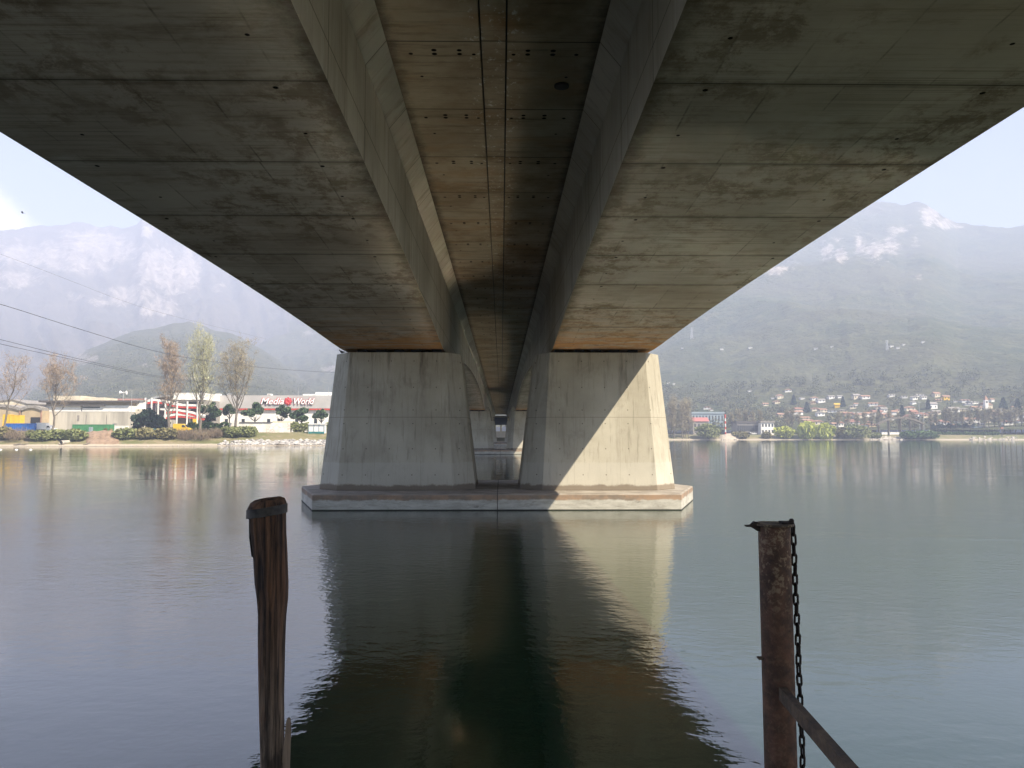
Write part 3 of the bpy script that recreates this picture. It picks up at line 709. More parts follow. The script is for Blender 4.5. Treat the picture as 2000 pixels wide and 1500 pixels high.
# rusty steel post with cap plate, lug and rail
tx = at(1512, 1030, YF).x; tz = zat(1022, YF, 1512); pr = 29.5/FPX*4.28
sp_ = thing('steel_post', 'rust covered round steel post with flat cap plate standing in the water', 'steel post', (tx, YF, -1.6))
so = Vector((-tx, -YF, 1.6))
b = MB(); zz = np.linspace(-1.6, tz-.012, 60); n = 48; vs = []
for z in zz:
    for q in range(n):
        th = 2*math.pi*q/n; r_ = pr*(1+.012*(vnoise(np.array([math.cos(th)*3+9]), np.array([z*9+math.sin(th)*3]), 4)[0]-.5))
        vs.append((tx+(z-tz)*-.006+r_*math.cos(th), YF+r_*math.sin(th), z))
b.v = vs
for j in range(len(zz)-1):
    for q in range(n): b.f.append((j*n+q, j*n+(q+1) % n, (j+1)*n+(q+1) % n, (j+1)*n+q)); b.m.append(0); b.sm.append(True)
o = b.build('pipe', M['rust'], sp_); o.location = so
b = MB(); b.lathe([(pr*1.20, tz-.012), (pr*1.23, tz-.010), (pr*1.23, tz-.001), (pr*1.20, tz+.001)], tx, YF, 48, smooth=False); o = b.build('cap_plate', M['beam'], sp_); o.location = so
# bent lug at the left of the cap, locking plate and pin at the right
pl_ = [at(1484, 1039, YF-.02), at(1484, 1021, YF-.02), at(1475, 1019, YF-.02), at(1468, 1026, YF-.02), at(1458, 1026.5, YF-.02), at(1458, 1029, YF-.02), at(1468, 1029.5, YF-.02)]
b = MB(); b.v = [tuple(p) for p in pl_]+[tuple(p+Vector((0, .035, 0))) for p in pl_]; n = len(pl_)
b.f = [tuple(range(n)), tuple(range(n, 2*n))[::-1]]+[(q, n+q, n+(q+1) % n, (q+1) % n) for q in range(n)]; b.m = [0]*len(b.f); b.sm = [False]*len(b.f)
o = b.build('bent_lug', M['chain'], sp_); o.location = so
p = at(1538, 1015, YF-.03)
o = MB().rbox(p.x-.036, p.x+.030, YF-.05, YF+.01, tz+.001, tz+.013, .003).build('locking_plate', M['chain'], sp_); o.location = so
q_ = at(1546, 1012, YF-.03); b = MB(); b.lathe([(.010, tz-.02), (.010, tz+.012), (.013, tz+.013), (.013, tz+.022), (.007, tz+.028)], q_.x, YF-.03, 12); o = b.build('pin', M['chain'], sp_); o.location = so
p = at(1484, 1286, YF-.02); o = MB().rbox(p.x-.008, p.x+.02, YF-.03, YF+.01, p.z-.006, p.z+.004, .002).build('weld_tab', M['beam'], sp_); o.location = so
# horizontal channel rail welded to the post, running back to the jetty beside the camera
bx = 1.626; zt = zat(1348, 4.07, 1527); hb = .066; b = MB()
b.prism([(bx, zt-hb), (bx+.040, zt-hb), (bx+.040, zt-hb+.007), (bx+.008, zt-hb+.009), (bx+.008, zt-.009), (bx+.040, zt-.007), (bx+.040, zt), (bx, zt)], .35, 4.125)
b.v = [(x-.074*(4.07-y), y, z) for x, y, z in b.v]
o = b.build('channel_rail', M['beam'], sp_); o.location = so
# chain hanging down the right side of the steel post
chx0, chz0 = at(1549.5, 1036, YF-.05), 0
ch = thing('chain', 'dark iron chain hanging straight down beside the rusty steel post', 'chain', (at(1550, 1034, YF-.02).x, YF-.02, tz-.02))
def link_mesh():
    b = MB(); L, Wd, rw = .0165, .0125, .0062; pts = []; nn = 24
    for q in range(nn):
        th = 2*math.pi*q/nn; pts.append((Wd*math.cos(th), 0, (L if math.sin(th) >= 0 else -L)+Wd*math.sin(th)*1.25))
    n = 8; vs = []
    for q in range(nn):
        p = Vector(pts[q]); t = (Vector(pts[(q+1) % nn])-Vector(pts[q-1])).normalized(); u = Vector((0, 1, 0)); v2 = t.cross(u)
        vs += [p+(u*math.cos(2*math.pi*k/n)+v2*math.sin(2*math.pi*k/n))*rw for k in range(n)]
    fs = [(q*n+k, q*n+(k+1) % n, ((q+1) % nn)*n+(k+1) % n, ((q+1) % nn)*n+k) for q in range(nn) for k in range(n)]
    return b.add(vs, fs, 0, True)
lk = link_mesh().build('link', M['chain'], ch); pitch = .0530
NL = 84
for j in range(NL):
    o = lk if j == 0 else lk.copy()
    if j: C.objects.link(o); o.parent = ch
    dx = .0055*(j*.35)*.35 if j < 30 else .0055*30*.1225
    o.location = (at(1549+min(j, 26)*.36, 1036, YF-.02).x-ch.location.x+random.uniform(-.0015, .0015), random.uniform(-.002, .002), -.012-j*pitch)
    o.rotation_euler = (random.uniform(-.05, .05), random.uniform(-.05, .05), R(12 if j % 2 else 96)+random.uniform(-.18, .18))
# birds
def bird(name, label, loc, rz, s, flying=False):
    b = MB(); n = 10
    prof = [(-.17, .004, .02), (-.12, .018, .015), (-.06, .045, 0), (0, .062, 0), (.06, .058, .012), (.10, .036, .035), (.125, .028, .062), (.15, .030, .080), (.172, .022, .085), (.185, .007, .080), (.205, .002, .076)]
    vs = [(x, r_*math.cos(2*math.pi*k/n)*.9, z+r_*math.sin(2*math.pi*k/n)) for x, r_, z in prof for k in range(n)]
    fs = [(i*n+k, i*n+(k+1) % n, (i+1)*n+(k+1) % n, (i+1)*n+k) for i in range(len(prof)-1) for k in range(n)]
    b.add(vs, fs, 0, True)
    b.add([(-.15, -.02, .02), (-.15, .02, .02), (-.27, .04, .0), (-.27, -.04, .0), (-.15, -.02, .03), (-.15, .02, .03), (-.27, .04, .006), (-.27, -.04, .006)], [(3, 2, 1, 0), (4, 5, 6, 7), (0, 1, 5, 4), (1, 2, 6, 5), (2, 3, 7, 6), (3, 0, 4, 7)])
    if flying:
        for sg in (-1, 1):
            w_ = [(.07, .03), (.10, .17), (.02, .34), (-.05, .36), (-.05, .18), (-.06, .03)]
            up = [(x, sg*y, .03+.30*y) for x, y in w_]; dn = [(x, sg*y, .018+.30*y) for x, y in w_]; m_ = len(w_)
            b.add(up+dn, [tuple(range(m_)), tuple(range(m_, 2*m_))[::-1]]+[(i, (i+1) % m_, m_+(i+1) % m_, m_+i) for i in range(m_)])
    else:
        for sg in (-1, 1): b.tube([(0.0, sg*.02, -.04), (.01, sg*.022, -.11)], .006, 6)
        for sg in (-1, 1): b.add([(.07, sg*.058, .03), (-.10, sg*.048, .04), (-.20, sg*.02, .01), (-.05, sg*.064, -.02), (.05, sg*.062, -.01)], [(0, 1, 2, 3, 4)])
    o = b.build(name, M['bird']); o.location = loc; o.rotation_euler = (0, R(-8), rz); o.scale = (s, s, s)
    return tag(o, label, 'bird')
M['bird'] = plain('dark_plumage', (.025, .026, .032), .7, .4, 8)
p = at(668, 695, YP[0]-1.5); bird('pigeon', 'dark pigeon perched on the outer corner of the left pier column', (p.x, p.y, 7.17+.11), R(165), 1.0)
bird('flying_bird', 'small dark bird flying in the sky above the left mountain', at(44, 416, 70), R(200), .8, True)
# ================================================================ VEGETATION BUILDERS
def leafcloud(n, size, radii, seed, clump=.5, nc=26, cmax=.42, droop=0, squash=None, hollow=.25, up=False, ratio=1.0):
    """small leaf faces spread through an ellipsoid (unit base at z=0, top at 2*rz); clumps by rejection"""
    g = np.random.default_rng(seed); out = []
    need = n
    cl = g.normal(size=(nc, 3)); cl /= np.linalg.norm(cl, axis=1)[:, None]; cl *= g.uniform(.35, .85, (nc, 1))
    cr = g.uniform(cmax*.52, cmax, nc)
    pts = np.zeros((0, 3))
    while len(pts) < n:
        p = g.uniform(-1.1, 1.1, (n*4, 3)); d = np.sqrt(((p[:, None]-cl[None])**2).sum(-1))
        inc = (d < cr[None]).any(1); e = np.linalg.norm(p, axis=1) < 1.0
        keep = inc | (e & (g.random(len(p)) < (1-clump)*.5)); pts = np.concatenate([pts, p[keep]])
    P = pts[:n]
    if squash: P[:, 2] = np.where(P[:, 2] < 0, P[:, 2]*squash, P[:, 2])
    C0 = P*np.array(radii)+np.array([0, 0, radii[2]])
    a = g.normal(size=(n, 3)); a /= np.linalg.norm(a, axis=1)[:, None]
    if up: a[:, 2] = np.abs(a[:, 2])*2.2+.6
    if droop: a = a*.25+np.array([0, 0, -1.0])
    a /= np.linalg.norm(a, axis=1)[:, None]
    c = g.normal(size=(n, 3)); b_ = np.cross(a, c); b_ /= np.linalg.norm(b_, axis=1)[:, None]+1e-9
    s = size*g.uniform(.6, 1.4, (n, 1)); A = a*s*ratio; B = b_*s*.5/ratio**.5 if not up else b_*s*.05
    V = np.stack([C0-A*.5-B, C0-A*.5+B, C0+A*.5+B*.6, C0+A*.5-B*.6], 1).reshape(-1, 3)
    F = np.arange(n*4).reshape(n, 4); return V, F
def limbs(b, base, h, seed, spread=.35, nlimb=14, r0=.28, lo=.22, hi=.92, upang=.5, lean=(0, 0), ends=None, sub=4):
    g = random.Random(seed); pts, rad = [], []
    for i in range(9):
        t = i/8; pts.append(Vector((base[0]+lean[0]*t*h+g.uniform(-.02, .02)*h*(t > 0), base[1]+lean[1]*t*h+g.uniform(-.02, .02)*h*(t > 0), base[2]+h*.93*t)))
        rad.append(r0*(1-.9*t)+.02)
    b.tube(pts, rad, 7)
    for k in range(nlimb):
        t = lo+(hi-lo)*(k+g.random())/nlimb; i = min(int(t*8), 7); p = pts[i].lerp(pts[i+1], t*8-i)
        az = k*2.4+g.uniform(-.5, .5); L = h*spread*(1.15-t*.65)*g.uniform(.75, 1.2)
        d = Vector((math.cos(az), math.sin(az), upang+g.uniform(-.1, .5))).normalized(); q = [p]; dd = d.copy()
        for j in range(4):
            dd = (dd+Vector((g.uniform(-.2, .2), g.uniform(-.2, .2), .22))).normalized(); q.append(q[-1]+dd*L/4)
        r = r0*(1-.85*t)*.55; b.tube(q, [r, r*.75, r*.5, r*.3, r*.12], 5, cap=False)
        if ends is not None: ends += q[2:]
        for s in range(sub):
            i0 = g.randint(1, 3); e = Vector((g.uniform(-1, 1), g.uniform(-1, 1), g.uniform(.3, 1.3))).normalized()
            L2 = L*g.uniform(.25, .5); q2 = [q[i0], q[i0]+e*L2*.5, q[i0]+(e+Vector((0, 0, .4))).normalized()*L2]
            b.tube(q2, [r*.35, r*.22, r*.08], 4, cap=False)
            if ends is not None: ends += q2[1:]
def twigs(ends, n, L, wd, seed, spreadr=.8, upb=.7):
    g = np.random.default_rng(seed); E = np.array([tuple(e) for e in ends]); idx = g.integers(0, len(E), n)
    P = E[idx]+g.normal(0, spreadr*.45, (n, 3)); a = g.normal(size=(n, 3)); a[:, 2] += upb*1.3; a /= np.linalg.norm(a, axis=1)[:, None]
    b_ = np.cross(a, g.normal(size=(n, 3))); b_ /= np.linalg.norm(b_, axis=1)[:, None]+1e-9
    l = L*g.uniform(.5, 1.4, (n, 1)); A = a*l; B = b_*wd
    V = np.stack([P-B, P+B, P+A+B*.5, P+A-B*.5], 1).reshape(-1, 3); return V, np.arange(n*4).reshape(n, 4)
M['bark'] = plain('grey_bark', (.17, .145, .115), .95, .3, 3, streak=True); M['bark_d'] = plain('dark_bark', (.075, .06, .048), .95, .3, 3, streak=True)
M['tw_red'] = leafmat('reddish_buds', (.27, .20, .14), (.40, .31, .22)); M['tw_yel'] = leafmat('pale_green_buds', (.36, .36, .20), (.50, .48, .30))
M['tw_olive'] = leafmat('olive_buds', (.25, .215, .14), (.38, .33, .22)); M['tw_grey'] = leafmat('bare_twigs', (.20, .165, .125), (.31, .26, .20))
M['pine'] = leafmat('pine_needles', (.045, .085, .04), (.10, .15, .07)); M['conif'] = leafmat('dark_needles', (.022, .05, .034), (.05, .085, .05))
M['willow'] = leafmat('willow_leaves', (.32, .36, .06), (.46, .48, .12)); M['bushg'] = leafmat('bush_leaves', (.14, .165, .06), (.25, .265, .11))
M['busho'] = leafmat('dry_bush', (.15, .14, .06), (.23, .20, .09)); M['hedge'] = leafmat('hedge_leaves', (.05, .10, .03), (.10, .16, .05))
M['brambles'] = leafmat('bramble_twigs', (.17, .13, .09), (.26, .20, .14)); M['plane'] = leafmat('plane_tree_twigs', (.19, .17, .11), (.29, .26, .17))
def bare_tree(name, label, base, h, spread, twig, seed, group=None, nl=16, upang=.6, lo=.22, r0=.3, lean=(0, 0), ntw=2200, wd=.035, L=1.0, bark='bark'):
    t = thing(name, label, 'tree', base, 0, group); b = MB(); ends = []
    limbs(b, (0, 0, -.2), h, seed, spread, nl, r0, lo, .95, upang, lean, ends)
    b.build('trunk', M[bark], t); V, F = twigs(ends, ntw, L, wd, seed, 1.0); npmesh('crown', V, F, M[twig], t); return t
def bush(name, label, base, rx, rz, mat, seed, n=900, size=.5, group=None, cat='bush', **k):
    t = thing(name, label, cat, base, 0, group)
    V, F = leafcloud(n, size, (rx, rx*.8, rz), seed, squash=.9, **k); npmesh('foliage', V, F, M[mat], t)
    b = MB(); g = random.Random(seed)
    for q in range(5): b.tube([(0, 0, -.2), (g.uniform(-.3, .3)*rx, g.uniform(-.3, .3)*rx, rz*.7), (g.uniform(-.6, .6)*rx, g.uniform(-.5, .5)*rx, rz*1.3)], [.12, .08, .03], 5)
    b.build('stem', M['bark_d'], t); return t
def PX(n, Y): return n*Y/FPX                       # metres for n picture pixels at distance Y

# ================================================================ LEFT SHORE
# --- bare poplars along the shore road
def shore_tree(px, pytop, wpx, back, **k):
    p = place(px, back); h = zat(pytop, p.y, px)-p.z; return p, h, PX(wpx, p.y)/2/h
p, h, s = shore_tree(6, 703, 80, 17); bare_tree('leaning_bare_tree', 'bare pinkish brown tree leaning at the left edge of the picture before the cream shed', p, h, s*1.6, 'tw_red', 3, 'tall bare trees on the left bank', lean=(.16, 0), nl=14, lo=.3, ntw=1500)
p, h, s = shore_tree(101, 716, 66, 18); bare_tree('pollarded_tree', 'bare pinkish tree in front of the grey warehouse wall', p, h, s*2.3, 'tw_red', 5, 'tall bare trees on the left bank', nl=18, lo=.25, upang=.9, lean=(.05, 0), ntw=3600)
p, h, s = shore_tree(331, 667, 50, 17); bare_tree('tall_reddish_poplar', 'tall slim reddish budding poplar rising before the red and white ramp', p, h, s*2.4, 'tw_red', 8, 'tall bare trees on the left bank', nl=26, upang=1.3, lo=.18, ntw=4600, r0=.42)
p, h, s = shore_tree(390, 657, 64, 17); bare_tree('tall_yellow_poplar', 'tallest poplar with pale yellow green buds beside the yellow van', p, h, s*2.4, 'tw_yel', 12, 'tall bare trees on the left bank', nl=28, upang=1.3, lo=.16, lean=(.03, 0), ntw=5200, r0=.40)
p, h, s = shore_tree(459, 688, 72, 17); bare_tree('bare_broad_tree', 'broad olive brown bare tree in front of the graffiti wall', p, h, s*2.5, 'tw_olive', 15, 'tall bare trees on the left bank', nl=22, upang=1.0, lo=.22, ntw=4800, r0=.42)
# --- pines in front of the store
for i, (px, pt, pb, wp, lb) in enumerate(((405, 783, 826, 44, 'pale green pine just right of the yellow poplar trunk'), (447, 788, 815, 24, 'small round pine behind the bare tree before the graffiti wall'),
        (497, 785, 820, 44, 'large olive pine under the start of the store sign'), (549, 792, 820, 38, 'flat topped pine under the red emblem of the store sign'),
        (588, 793, 822, 40, 'dark umbrella pine under the end of the store sign'), (627, 797, 822, 30, 'dark pine nearest the left bridge column'))):
    p = place(px, 36); Y = p.y; zb = zat(pb, Y, px); zt = zat(pt, Y, px); rx = PX(wp, Y)/2
    t = thing('pine_tree', lb, 'tree', p, 0, 'pines in front of the store'); V, F = leafcloud(1500, .50, (rx*1.1, rx, (zt-zb)/2), 60+i, 1.0, 12, .40)
    V[:, 2] += zb-p.z; npmesh('crown', V, F, M['pine'], t)
    b = MB(); b.tube([(0, 0, -.2), (.1, 0, (zb-p.z)*.6), (.05, 0, zb-p.z+1)], [.22, .18, .14], 7)
    for q in range(6):
        a = q*1.05; b.tube([(.05, 0, zb-p.z-.6), (rx*.4*math.cos(a), rx*.4*math.sin(a), zb-p.z+.5), (rx*.65*math.cos(a), rx*.65*math.sin(a), zb-p.z+1.5)], [.1, .07, .03], 5)
    b.build('trunk', M['bark_d'], t)
# --- conifers left of the poplars
for i, (px, pt, wp, lb) in enumerate(((287, 797, 50, 'dark spreading evergreen above the teal bins'), (268, 806, 26, 'lower dark evergreen beside the pale wall end'), (309, 812, 34, 'dark evergreen behind the reddish poplar trunk'))):
    p = place(px, 27+i*2); h = zat(pt, p.y, px)-p.z; r_ = PX(wp, p.y)/2
    t = thing('evergreen_tree', lb, 'tree', p, 0, 'dark evergreens by the ramp'); V, F = leafcloud(1700, .5, (r_*1.2, r_, h/2), 90+i, .97, 16, .42, squash=1.0); npmesh('crown', V, F, M['conif'], t)
    MB().tube([(0, 0, -.2), (0, 0, h*.8)], [.25, .06], 7).build('trunk', M['bark_d'], t)
# --- bank bushes
BB = [(6, 44, 26, 'busho', 6, 'olive bush at the left picture edge under the yellow stacks'), (36, 60, 27, 'brambles', 5, 'brownish bramble bush under the blue container'), (78, 50, 22, 'bushg', 5, 'low green bush under the white truck'),
      (112, 46, 21, 'bushg', 6, 'green bush on the bank beside the drain pipe'), (146, 50, 24, 'bushg', 5, 'green bush left of the bare red earth slope'), (246, 52, 24, 'bushg', 6, 'green bush right of the bare red earth slope'),
      (284, 50, 24, 'busho', 6, 'olive bush under the teal bins'), (322, 50, 23, 'busho', 6, 'olive bush at the foot of the reddish poplar'), (356, 46, 22, 'brambles', 6, 'brown bramble bush under the yellow van'),
      (392, 52, 25, 'brambles', 5, 'brown bramble thicket at the foot of the yellow poplar'), (420, 32, 20, 'brambles', 7, 'thin brown bush between the two poplar feet'), (452, 44, 22, 'bushg', 8, 'green bush at the foot of the broad bare tree'), (482, 44, 22, 'bushg', 8, 'green bush above the start of the stone riprap')]
for i, (px, wp, hp, mt, bk, lb) in enumerate(BB):
    p = place(px, bk+3); p.z -= .5; bush('bank_bush', lb, p, PX(wp, p.y)/2, PX(hp, p.y)/2*1.0, mt, 120+i, 1300, .55, 'bushes along the left bank', up=(mt == 'brambles'), ratio=1.6 if mt == 'brambles' else 1)
# --- hedges
def hedge(name, label, px0, px1, pt, back, mat, seed):
    p0, p1 = place(px0, back), place(px1, back); L = (p1-p0).length; h = zat(pt, p0.y, px0)-p0.z; n = int(L*h*26); g = np.random.default_rng(seed)
    P = np.stack([g.uniform(0, L, n), g.uniform(-.7, .7, n), g.uniform(0, 1, n)**.8*h], -1); P[:, 2] *= 1+.10*np.sin(P[:, 0]*1.3)
    a = g.normal(size=(n, 3)); a /= np.linalg.norm(a, axis=1)[:, None]; c = np.cross(a, g.normal(size=(n, 3))); c /= np.linalg.norm(c, axis=1)[:, None]
    s = g.uniform(.2, .5, (n, 1)); V = np.stack([P-a*s, P-c*s, P+a*s, P+c*s], 1).reshape(-1, 3)
    t = thing(name, label, 'hedge', p0, math.atan2(p1.y-p0.y, p1.x-p0.x)); npmesh('foliage', V, np.arange(n*4).reshape(n, 4), M[mat], t)
    b = MB()
    for k in range(int(L/1.2)): b.tube([(k*1.2+.5, 0, -.1), (k*1.2+.5, .1, h*.7)], [.06, .03], 5)
    b.build('stem', M['bark_d'], t)
hedge('dark_hedge', 'long dark green hedge between the yellow poplar and the graffiti wall', 366, 446, 826, 26, 'hedge', 1)
hedge('clipped_hedge', 'clipped bright green hedge right of the graffiti wall', 566, 603, 826, 24, 'bushg', 2)
hedge('short_hedge', 'short green hedge piece right of the white kiosk', 634, 652, 827, 24, 'bushg', 3)
# --- riprap, driftwood, drain pipe, red earth
def stones(name, spans, n, smin, smax, mat, seed, z0=.2, z1=1.6, d0=1.5, d1=7):
    g = random.Random(seed); b = MB()
    for k in range(n):
        a, c = g.choice(spans); d = g.uniform(d0, d1); p = place(g.uniform(a, c), d); s = g.uniform(smin, smax)
        bm = bmesh.new(); bmesh.ops.create_icosphere(bm, subdivisions=1, radius=s)
        for v in bm.verts: v.co = Vector((v.co.x*g.uniform(.7, 1.5), v.co.y*g.uniform(.6, 1.2), v.co.z*g.uniform(.45, .9)))+p
        bm.verts.index_update(); b.add([v.co for v in bm.verts], [[v.index for v in f.verts] for f in bm.faces]); bm.free()
    return tag(b.build(name, M[mat]), kind='stuff')
M['stone'] = plain('grey_stone', (.38, .36, .34), .95, .4, .8); M['stone_w'] = plain('pale_stone', (.42, .385, .335), .95, .25, .8); M['earth'] = groundmat('red_earth', (.25, .175, .12), (.31, .225, .16), (.19, .13, .09), 1.2)
stones('riprap', [(430, 655), (480, 650)], 420, .35, .85, 'stone', 4)
stones('beach_stones', [(-40, 640)], 220, .08, .25, 'stone_w', 5, d0=.3, d1=3)
p = place(201, 7); b = MB(); vs = []; g = np.random.default_rng(3); nx, ny = 22, 12
for j in range(ny):
    for i in range(nx):
        u, v = i/(nx-1)*2-1, j/(ny-1); q = place(201+u*34, 1.5+v*15); e = max(0, 1-abs(u)**3)
        vs.append((q.x, q.y, q.z+.06+e*(.55+.7*vnoise(np.array([i*.6]), np.array([j*.6]), 9)[0])*min(1, 4*(1-v)+.1)*min(1, v*6)-(.4 if e < .2 else 0)))
tag(b.add(vs, [(j*nx+i, j*nx+i+1, (j+1)*nx+i+1, (j+1)*nx+i) for j in range(ny-1) for i in range(nx-1)], 0, True).build('earth_slope', M['earth']), kind='structure')
p = place(122, 3.2); t = thing('drain_pipe', 'dark concrete drain pipe mouth sticking out of the bank above the sand', 'pipe', p); b = MB()
b.tube([(0, 3.0, .75), (0, -.6, .62)], .55, 16, cap=False).tube([(0, -.6, .62), (0, 3.0, .75)], .44, 16, cap=False); b.build('pipe_shell', M['conc_l'], t); q = MB().lathe([(.45, 0), (.45, .05)], n=16).build('opening', M['dark'], t)
q.rotation_euler = (R(90), 0, 0); q.location = (0, -.3, .63)
for i, (px, dy, rz) in enumerate(((40, 5.0, .1), (176, 5.5, .5), (545, 1.2, -.2))):
    p = place(px, dy*.5); b = MB(); b.tube([(-1.6, 0, .1), (-.3, .1, .35), (1.2, -.1, .25), (2.2, .3, .5)], [.16, .2, .14, .05], 7).tube([(-.3, .1, .35), (.2, .4, 1.0)], [.09, .03], 5)
    o = b.build('driftwood', M['bark']); o.location = p; o.rotation_euler = (0, 0, rz)
    tag(o, ('pale driftwood log under the blue container', 'pale driftwood log lying at the foot of the red earth slope', 'short dark driftwood log below the stone riprap')[i], 'driftwood', 'driftwood on the left beach')

# --- buildings, left
def span(px0, px1, Y, py=843): return xat(px0, Y, py), xat(px1, Y, py)
def gz(px, Y): return float(place_y(px, Y).z)
def Z(py, Y, px=300): return zat(py, Y, px)
Y = 262; x0, x1 = span(80, 255, Y); g0 = gz(160, Y)-.3
wh = thing('warehouse', 'long grey concrete warehouse with white band and dark flat roof', 'warehouse', ((x0+x1)/2, Y, g0)); wo2 = (-(x0+x1)/2, -Y, -g0)
b = MB().box(x0, x1, Y, Y+40, g0, Z(804, Y)); b.build('wall', M['conc_l'], wh, wo2)
xs = np.linspace(x0, x1, 12); b = MB()
for i in range(1, 11): b.box(xs[i]-.09, xs[i]+.09, Y-.06, Y-.002, g0, Z(805, Y))
b.build('wall_rib', M['conc_l'], wh, wo2)
xm = xat(158, Y); b = MB().box(x0+1, xm-.2, Y-.12, Y+38, Z(804, Y)+.003, Z(793, Y)).box(xm+.2, x1-.6, Y-.10, Y+38, Z(804, Y)+.003, Z(792, Y)); b.build('white_band', M['white'], wh, wo2)
MB().box(xat(160, Y), xat(194, Y), Y-.2, Y-.121, Z(797, Y), Z(794.5, Y)).build('vent_strip', M['glass'], wh, wo2)
MB().box(x0+1.2, x1-.8, Y+.3, Y+37, Z(793, Y)+.003, Z(786, Y)).build('recess', M['tan'], wh, wo2)
b = MB().box(x0-.4, x1+.3, Y-1.4, Y+41, Z(786, Y)+.003, Z(782.5, Y)).box(x0-.4, xm+8, Y-1.0, Y-.3, Z(793, Y)+.01, Z(790.5, Y)); b.build('roof', M['roof_dark'], wh, wo2)
b = MB().box(xat(88, Y), xat(142, Y), Y+4, Y+14, Z(782.5, Y)+.003, Z(772, Y)).box(xat(142.5, Y), xat(187, Y), Y+5, Y+14, Z(782.5, Y)+.003, Z(775, Y)); b.build('skylight', M['cream'], wh, wo2)
MB().box(xat(150, Y), xat(154, Y), Y-.12, Y-.003, Z(822, Y), Z(811, Y)).build('stain_panel', M['roof_grey'], wh, wo2)
# barrel roofed tan sheds
Y = 258
for i, (a, c, lb) in enumerate(((-42, 39, 'tan shed with arched roof at the left edge behind the yellow stacks'), (41, 81, 'tan shed with arched roof and dark gateway beside the grey warehouse'))):
    x0, x1 = span(a, c, Y); g0 = gz(max(a, 0), Y)-.3; xm = (x0+x1)/2; t = thing('arched_shed', lb, 'shed', (xm, Y, g0), 0, 'arched sheds'); oo = (-xm, -Y, -g0)
    ze, zc = Z(802, Y), Z(795 if i == 0 else 797, Y)
    arc = [(x0+(x1-x0)*q/12, ze+(zc-ze)*math.sin(math.pi*q/12)) for q in range(13)]
    MB().prism([(x0, g0), (x1, g0)]+arc[::-1], Y, Y+30).build('wall', M['tan'], t, oo)
    MB().prism([(x, z+.9) for x, z in arc][::-1]+[(x, z+.004) for x, z in arc], Y-.5, Y+30.4).build('roof', M['roof_grey'], t, oo)
    if i: MB().box(xat(59, Y), xat(80.5, Y), Y-.08, Y-.003, g0+.3, Z(815, Y)).build('gateway', M['dark'], t, oo)
    MB().box(x1-.45, x1-.05, Y-.25, Y-.003, g0, ze).build('downpipe', M['roof_terra'], t, oo)
Y = 290; x0, x1 = span(-30, 48, Y); g0 = gz(0, Y)-.3; t = thing('cream_shed', 'cream gabled shed behind the arched roofs at the left edge', 'shed', ((x0+x1)/2, Y, g0)); oo = (-(x0+x1)/2, -Y, -g0)
xr_ = xat(22, Y); MB().prism([(x0, g0), (x1, g0), (x1, Z(789, Y)), (xr_, Z(781, Y)), (x0, Z(789, Y))], Y, Y+25).build('wall', M['cream'], t, oo)
MB().prism([(x0-.5, Z(789, Y)+.01), (xr_, Z(781, Y)+.01), (x1+.5, Z(789, Y)+.01), (x1+.5, Z(788, Y)+.1), (xr_, Z(780, Y)+.1), (x0-.5, Z(788, Y)+.1)], Y-.4, Y+25.3).build('roof', M['roof_grey'], t, oo)
# containers and vehicles
def container(name, label, px0, px1, pt, pb, Y, mat, cat='container', group=None, dep=2.5):
    x0, x1 = span(px0, px1, Y); z0, z1 = (gz((px0+px1)/2, Y) if pb is None else Z(pb, Y)), Z(pt, Y); t = thing(name, label, cat, ((x0+x1)/2, Y, z0), 0, group); L = x1-x0; h = z1-z0
    b = MB().box(-L/2, L/2, 0, dep, .12, h-.003); b.build('body', M[mat], t); b = MB(); n = max(3, int(L/.5))
    for i in range(n): xx = -L/2+.15+(L-.3)*i/(n-1); b.box(xx-.07, xx+.07, -.05, -.002, .2, h-.15)
    b.build('side_ribs', M[mat], t)
    b = MB()
    for q in (-L/2, L/2-.14): b.box(q, q+.14, -.07, -.053, 0, h)
    b.box(-L/2, L/2, -.075, -.053, h-.12, h+.01); b.build('frame', M[mat], t); return t
container('blue_container', 'blue steel container on the bank at the far left', 10, 67, 827, 843, 228, 'blue')
container('green_hoarding', 'long green sheet enclosure before the grey warehouse wall', 141, 215, 829, 844.5, 236, 'green', 'enclosure')
for i, (a, c, pt) in enumerate(((4.5, 17, 809.5), (18, 27, 810.5), (27.5, 37.5, 811))):
    container('yellow_crate_stack', ('tall yellow crate stack at the left edge above the blue container', 'middle yellow crate stack above the blue container', 'yellow crate stack nearest the dark gateway')[i], a, c, pt, None, 240, 'yellow', 'crates', 'yellow crate stacks')
container('portable_toilet', 'pale blue portable toilet cabin standing against the green enclosure', 173.5, 177.5, 834, 844, 233, 'sky_blue', 'toilet', None, 1.2)
container('white_cabin', 'small white cabin at the right end of the warehouse wall', 221, 246, 831.5, 843.5, 250, 'white', 'cabin', None, 2)
for i, (a, c) in enumerate(((284, 291), (292, 299), (300, 305))):
    container('waste_skip', ('teal waste bin under the dark evergreens, leftmost of three', 'teal waste bin under the dark evergreens, middle of three', 'teal waste bin next to the reddish poplar trunk')[i], a, c, 837, 844.5, 231, 'teal', 'bin', 'teal waste bins', 1.4)
def wheels(t, xs, y0, r=.36):
    for x in xs:
        b = MB(); b.lathe([(r*.55, -.12), (r, -.12), (r, .12), (r*.55, .12)], n=18, smooth=False); o = b.build('wheel', M['black'], t); o.rotation_euler = (R(90), 0, 0); o.location = (x, y0, r)
        b = MB(); b.lathe([(r*.5, -.13), (r*.5, .13)], n=14, smooth=False); q = b.build('rim', M['steel'], o)
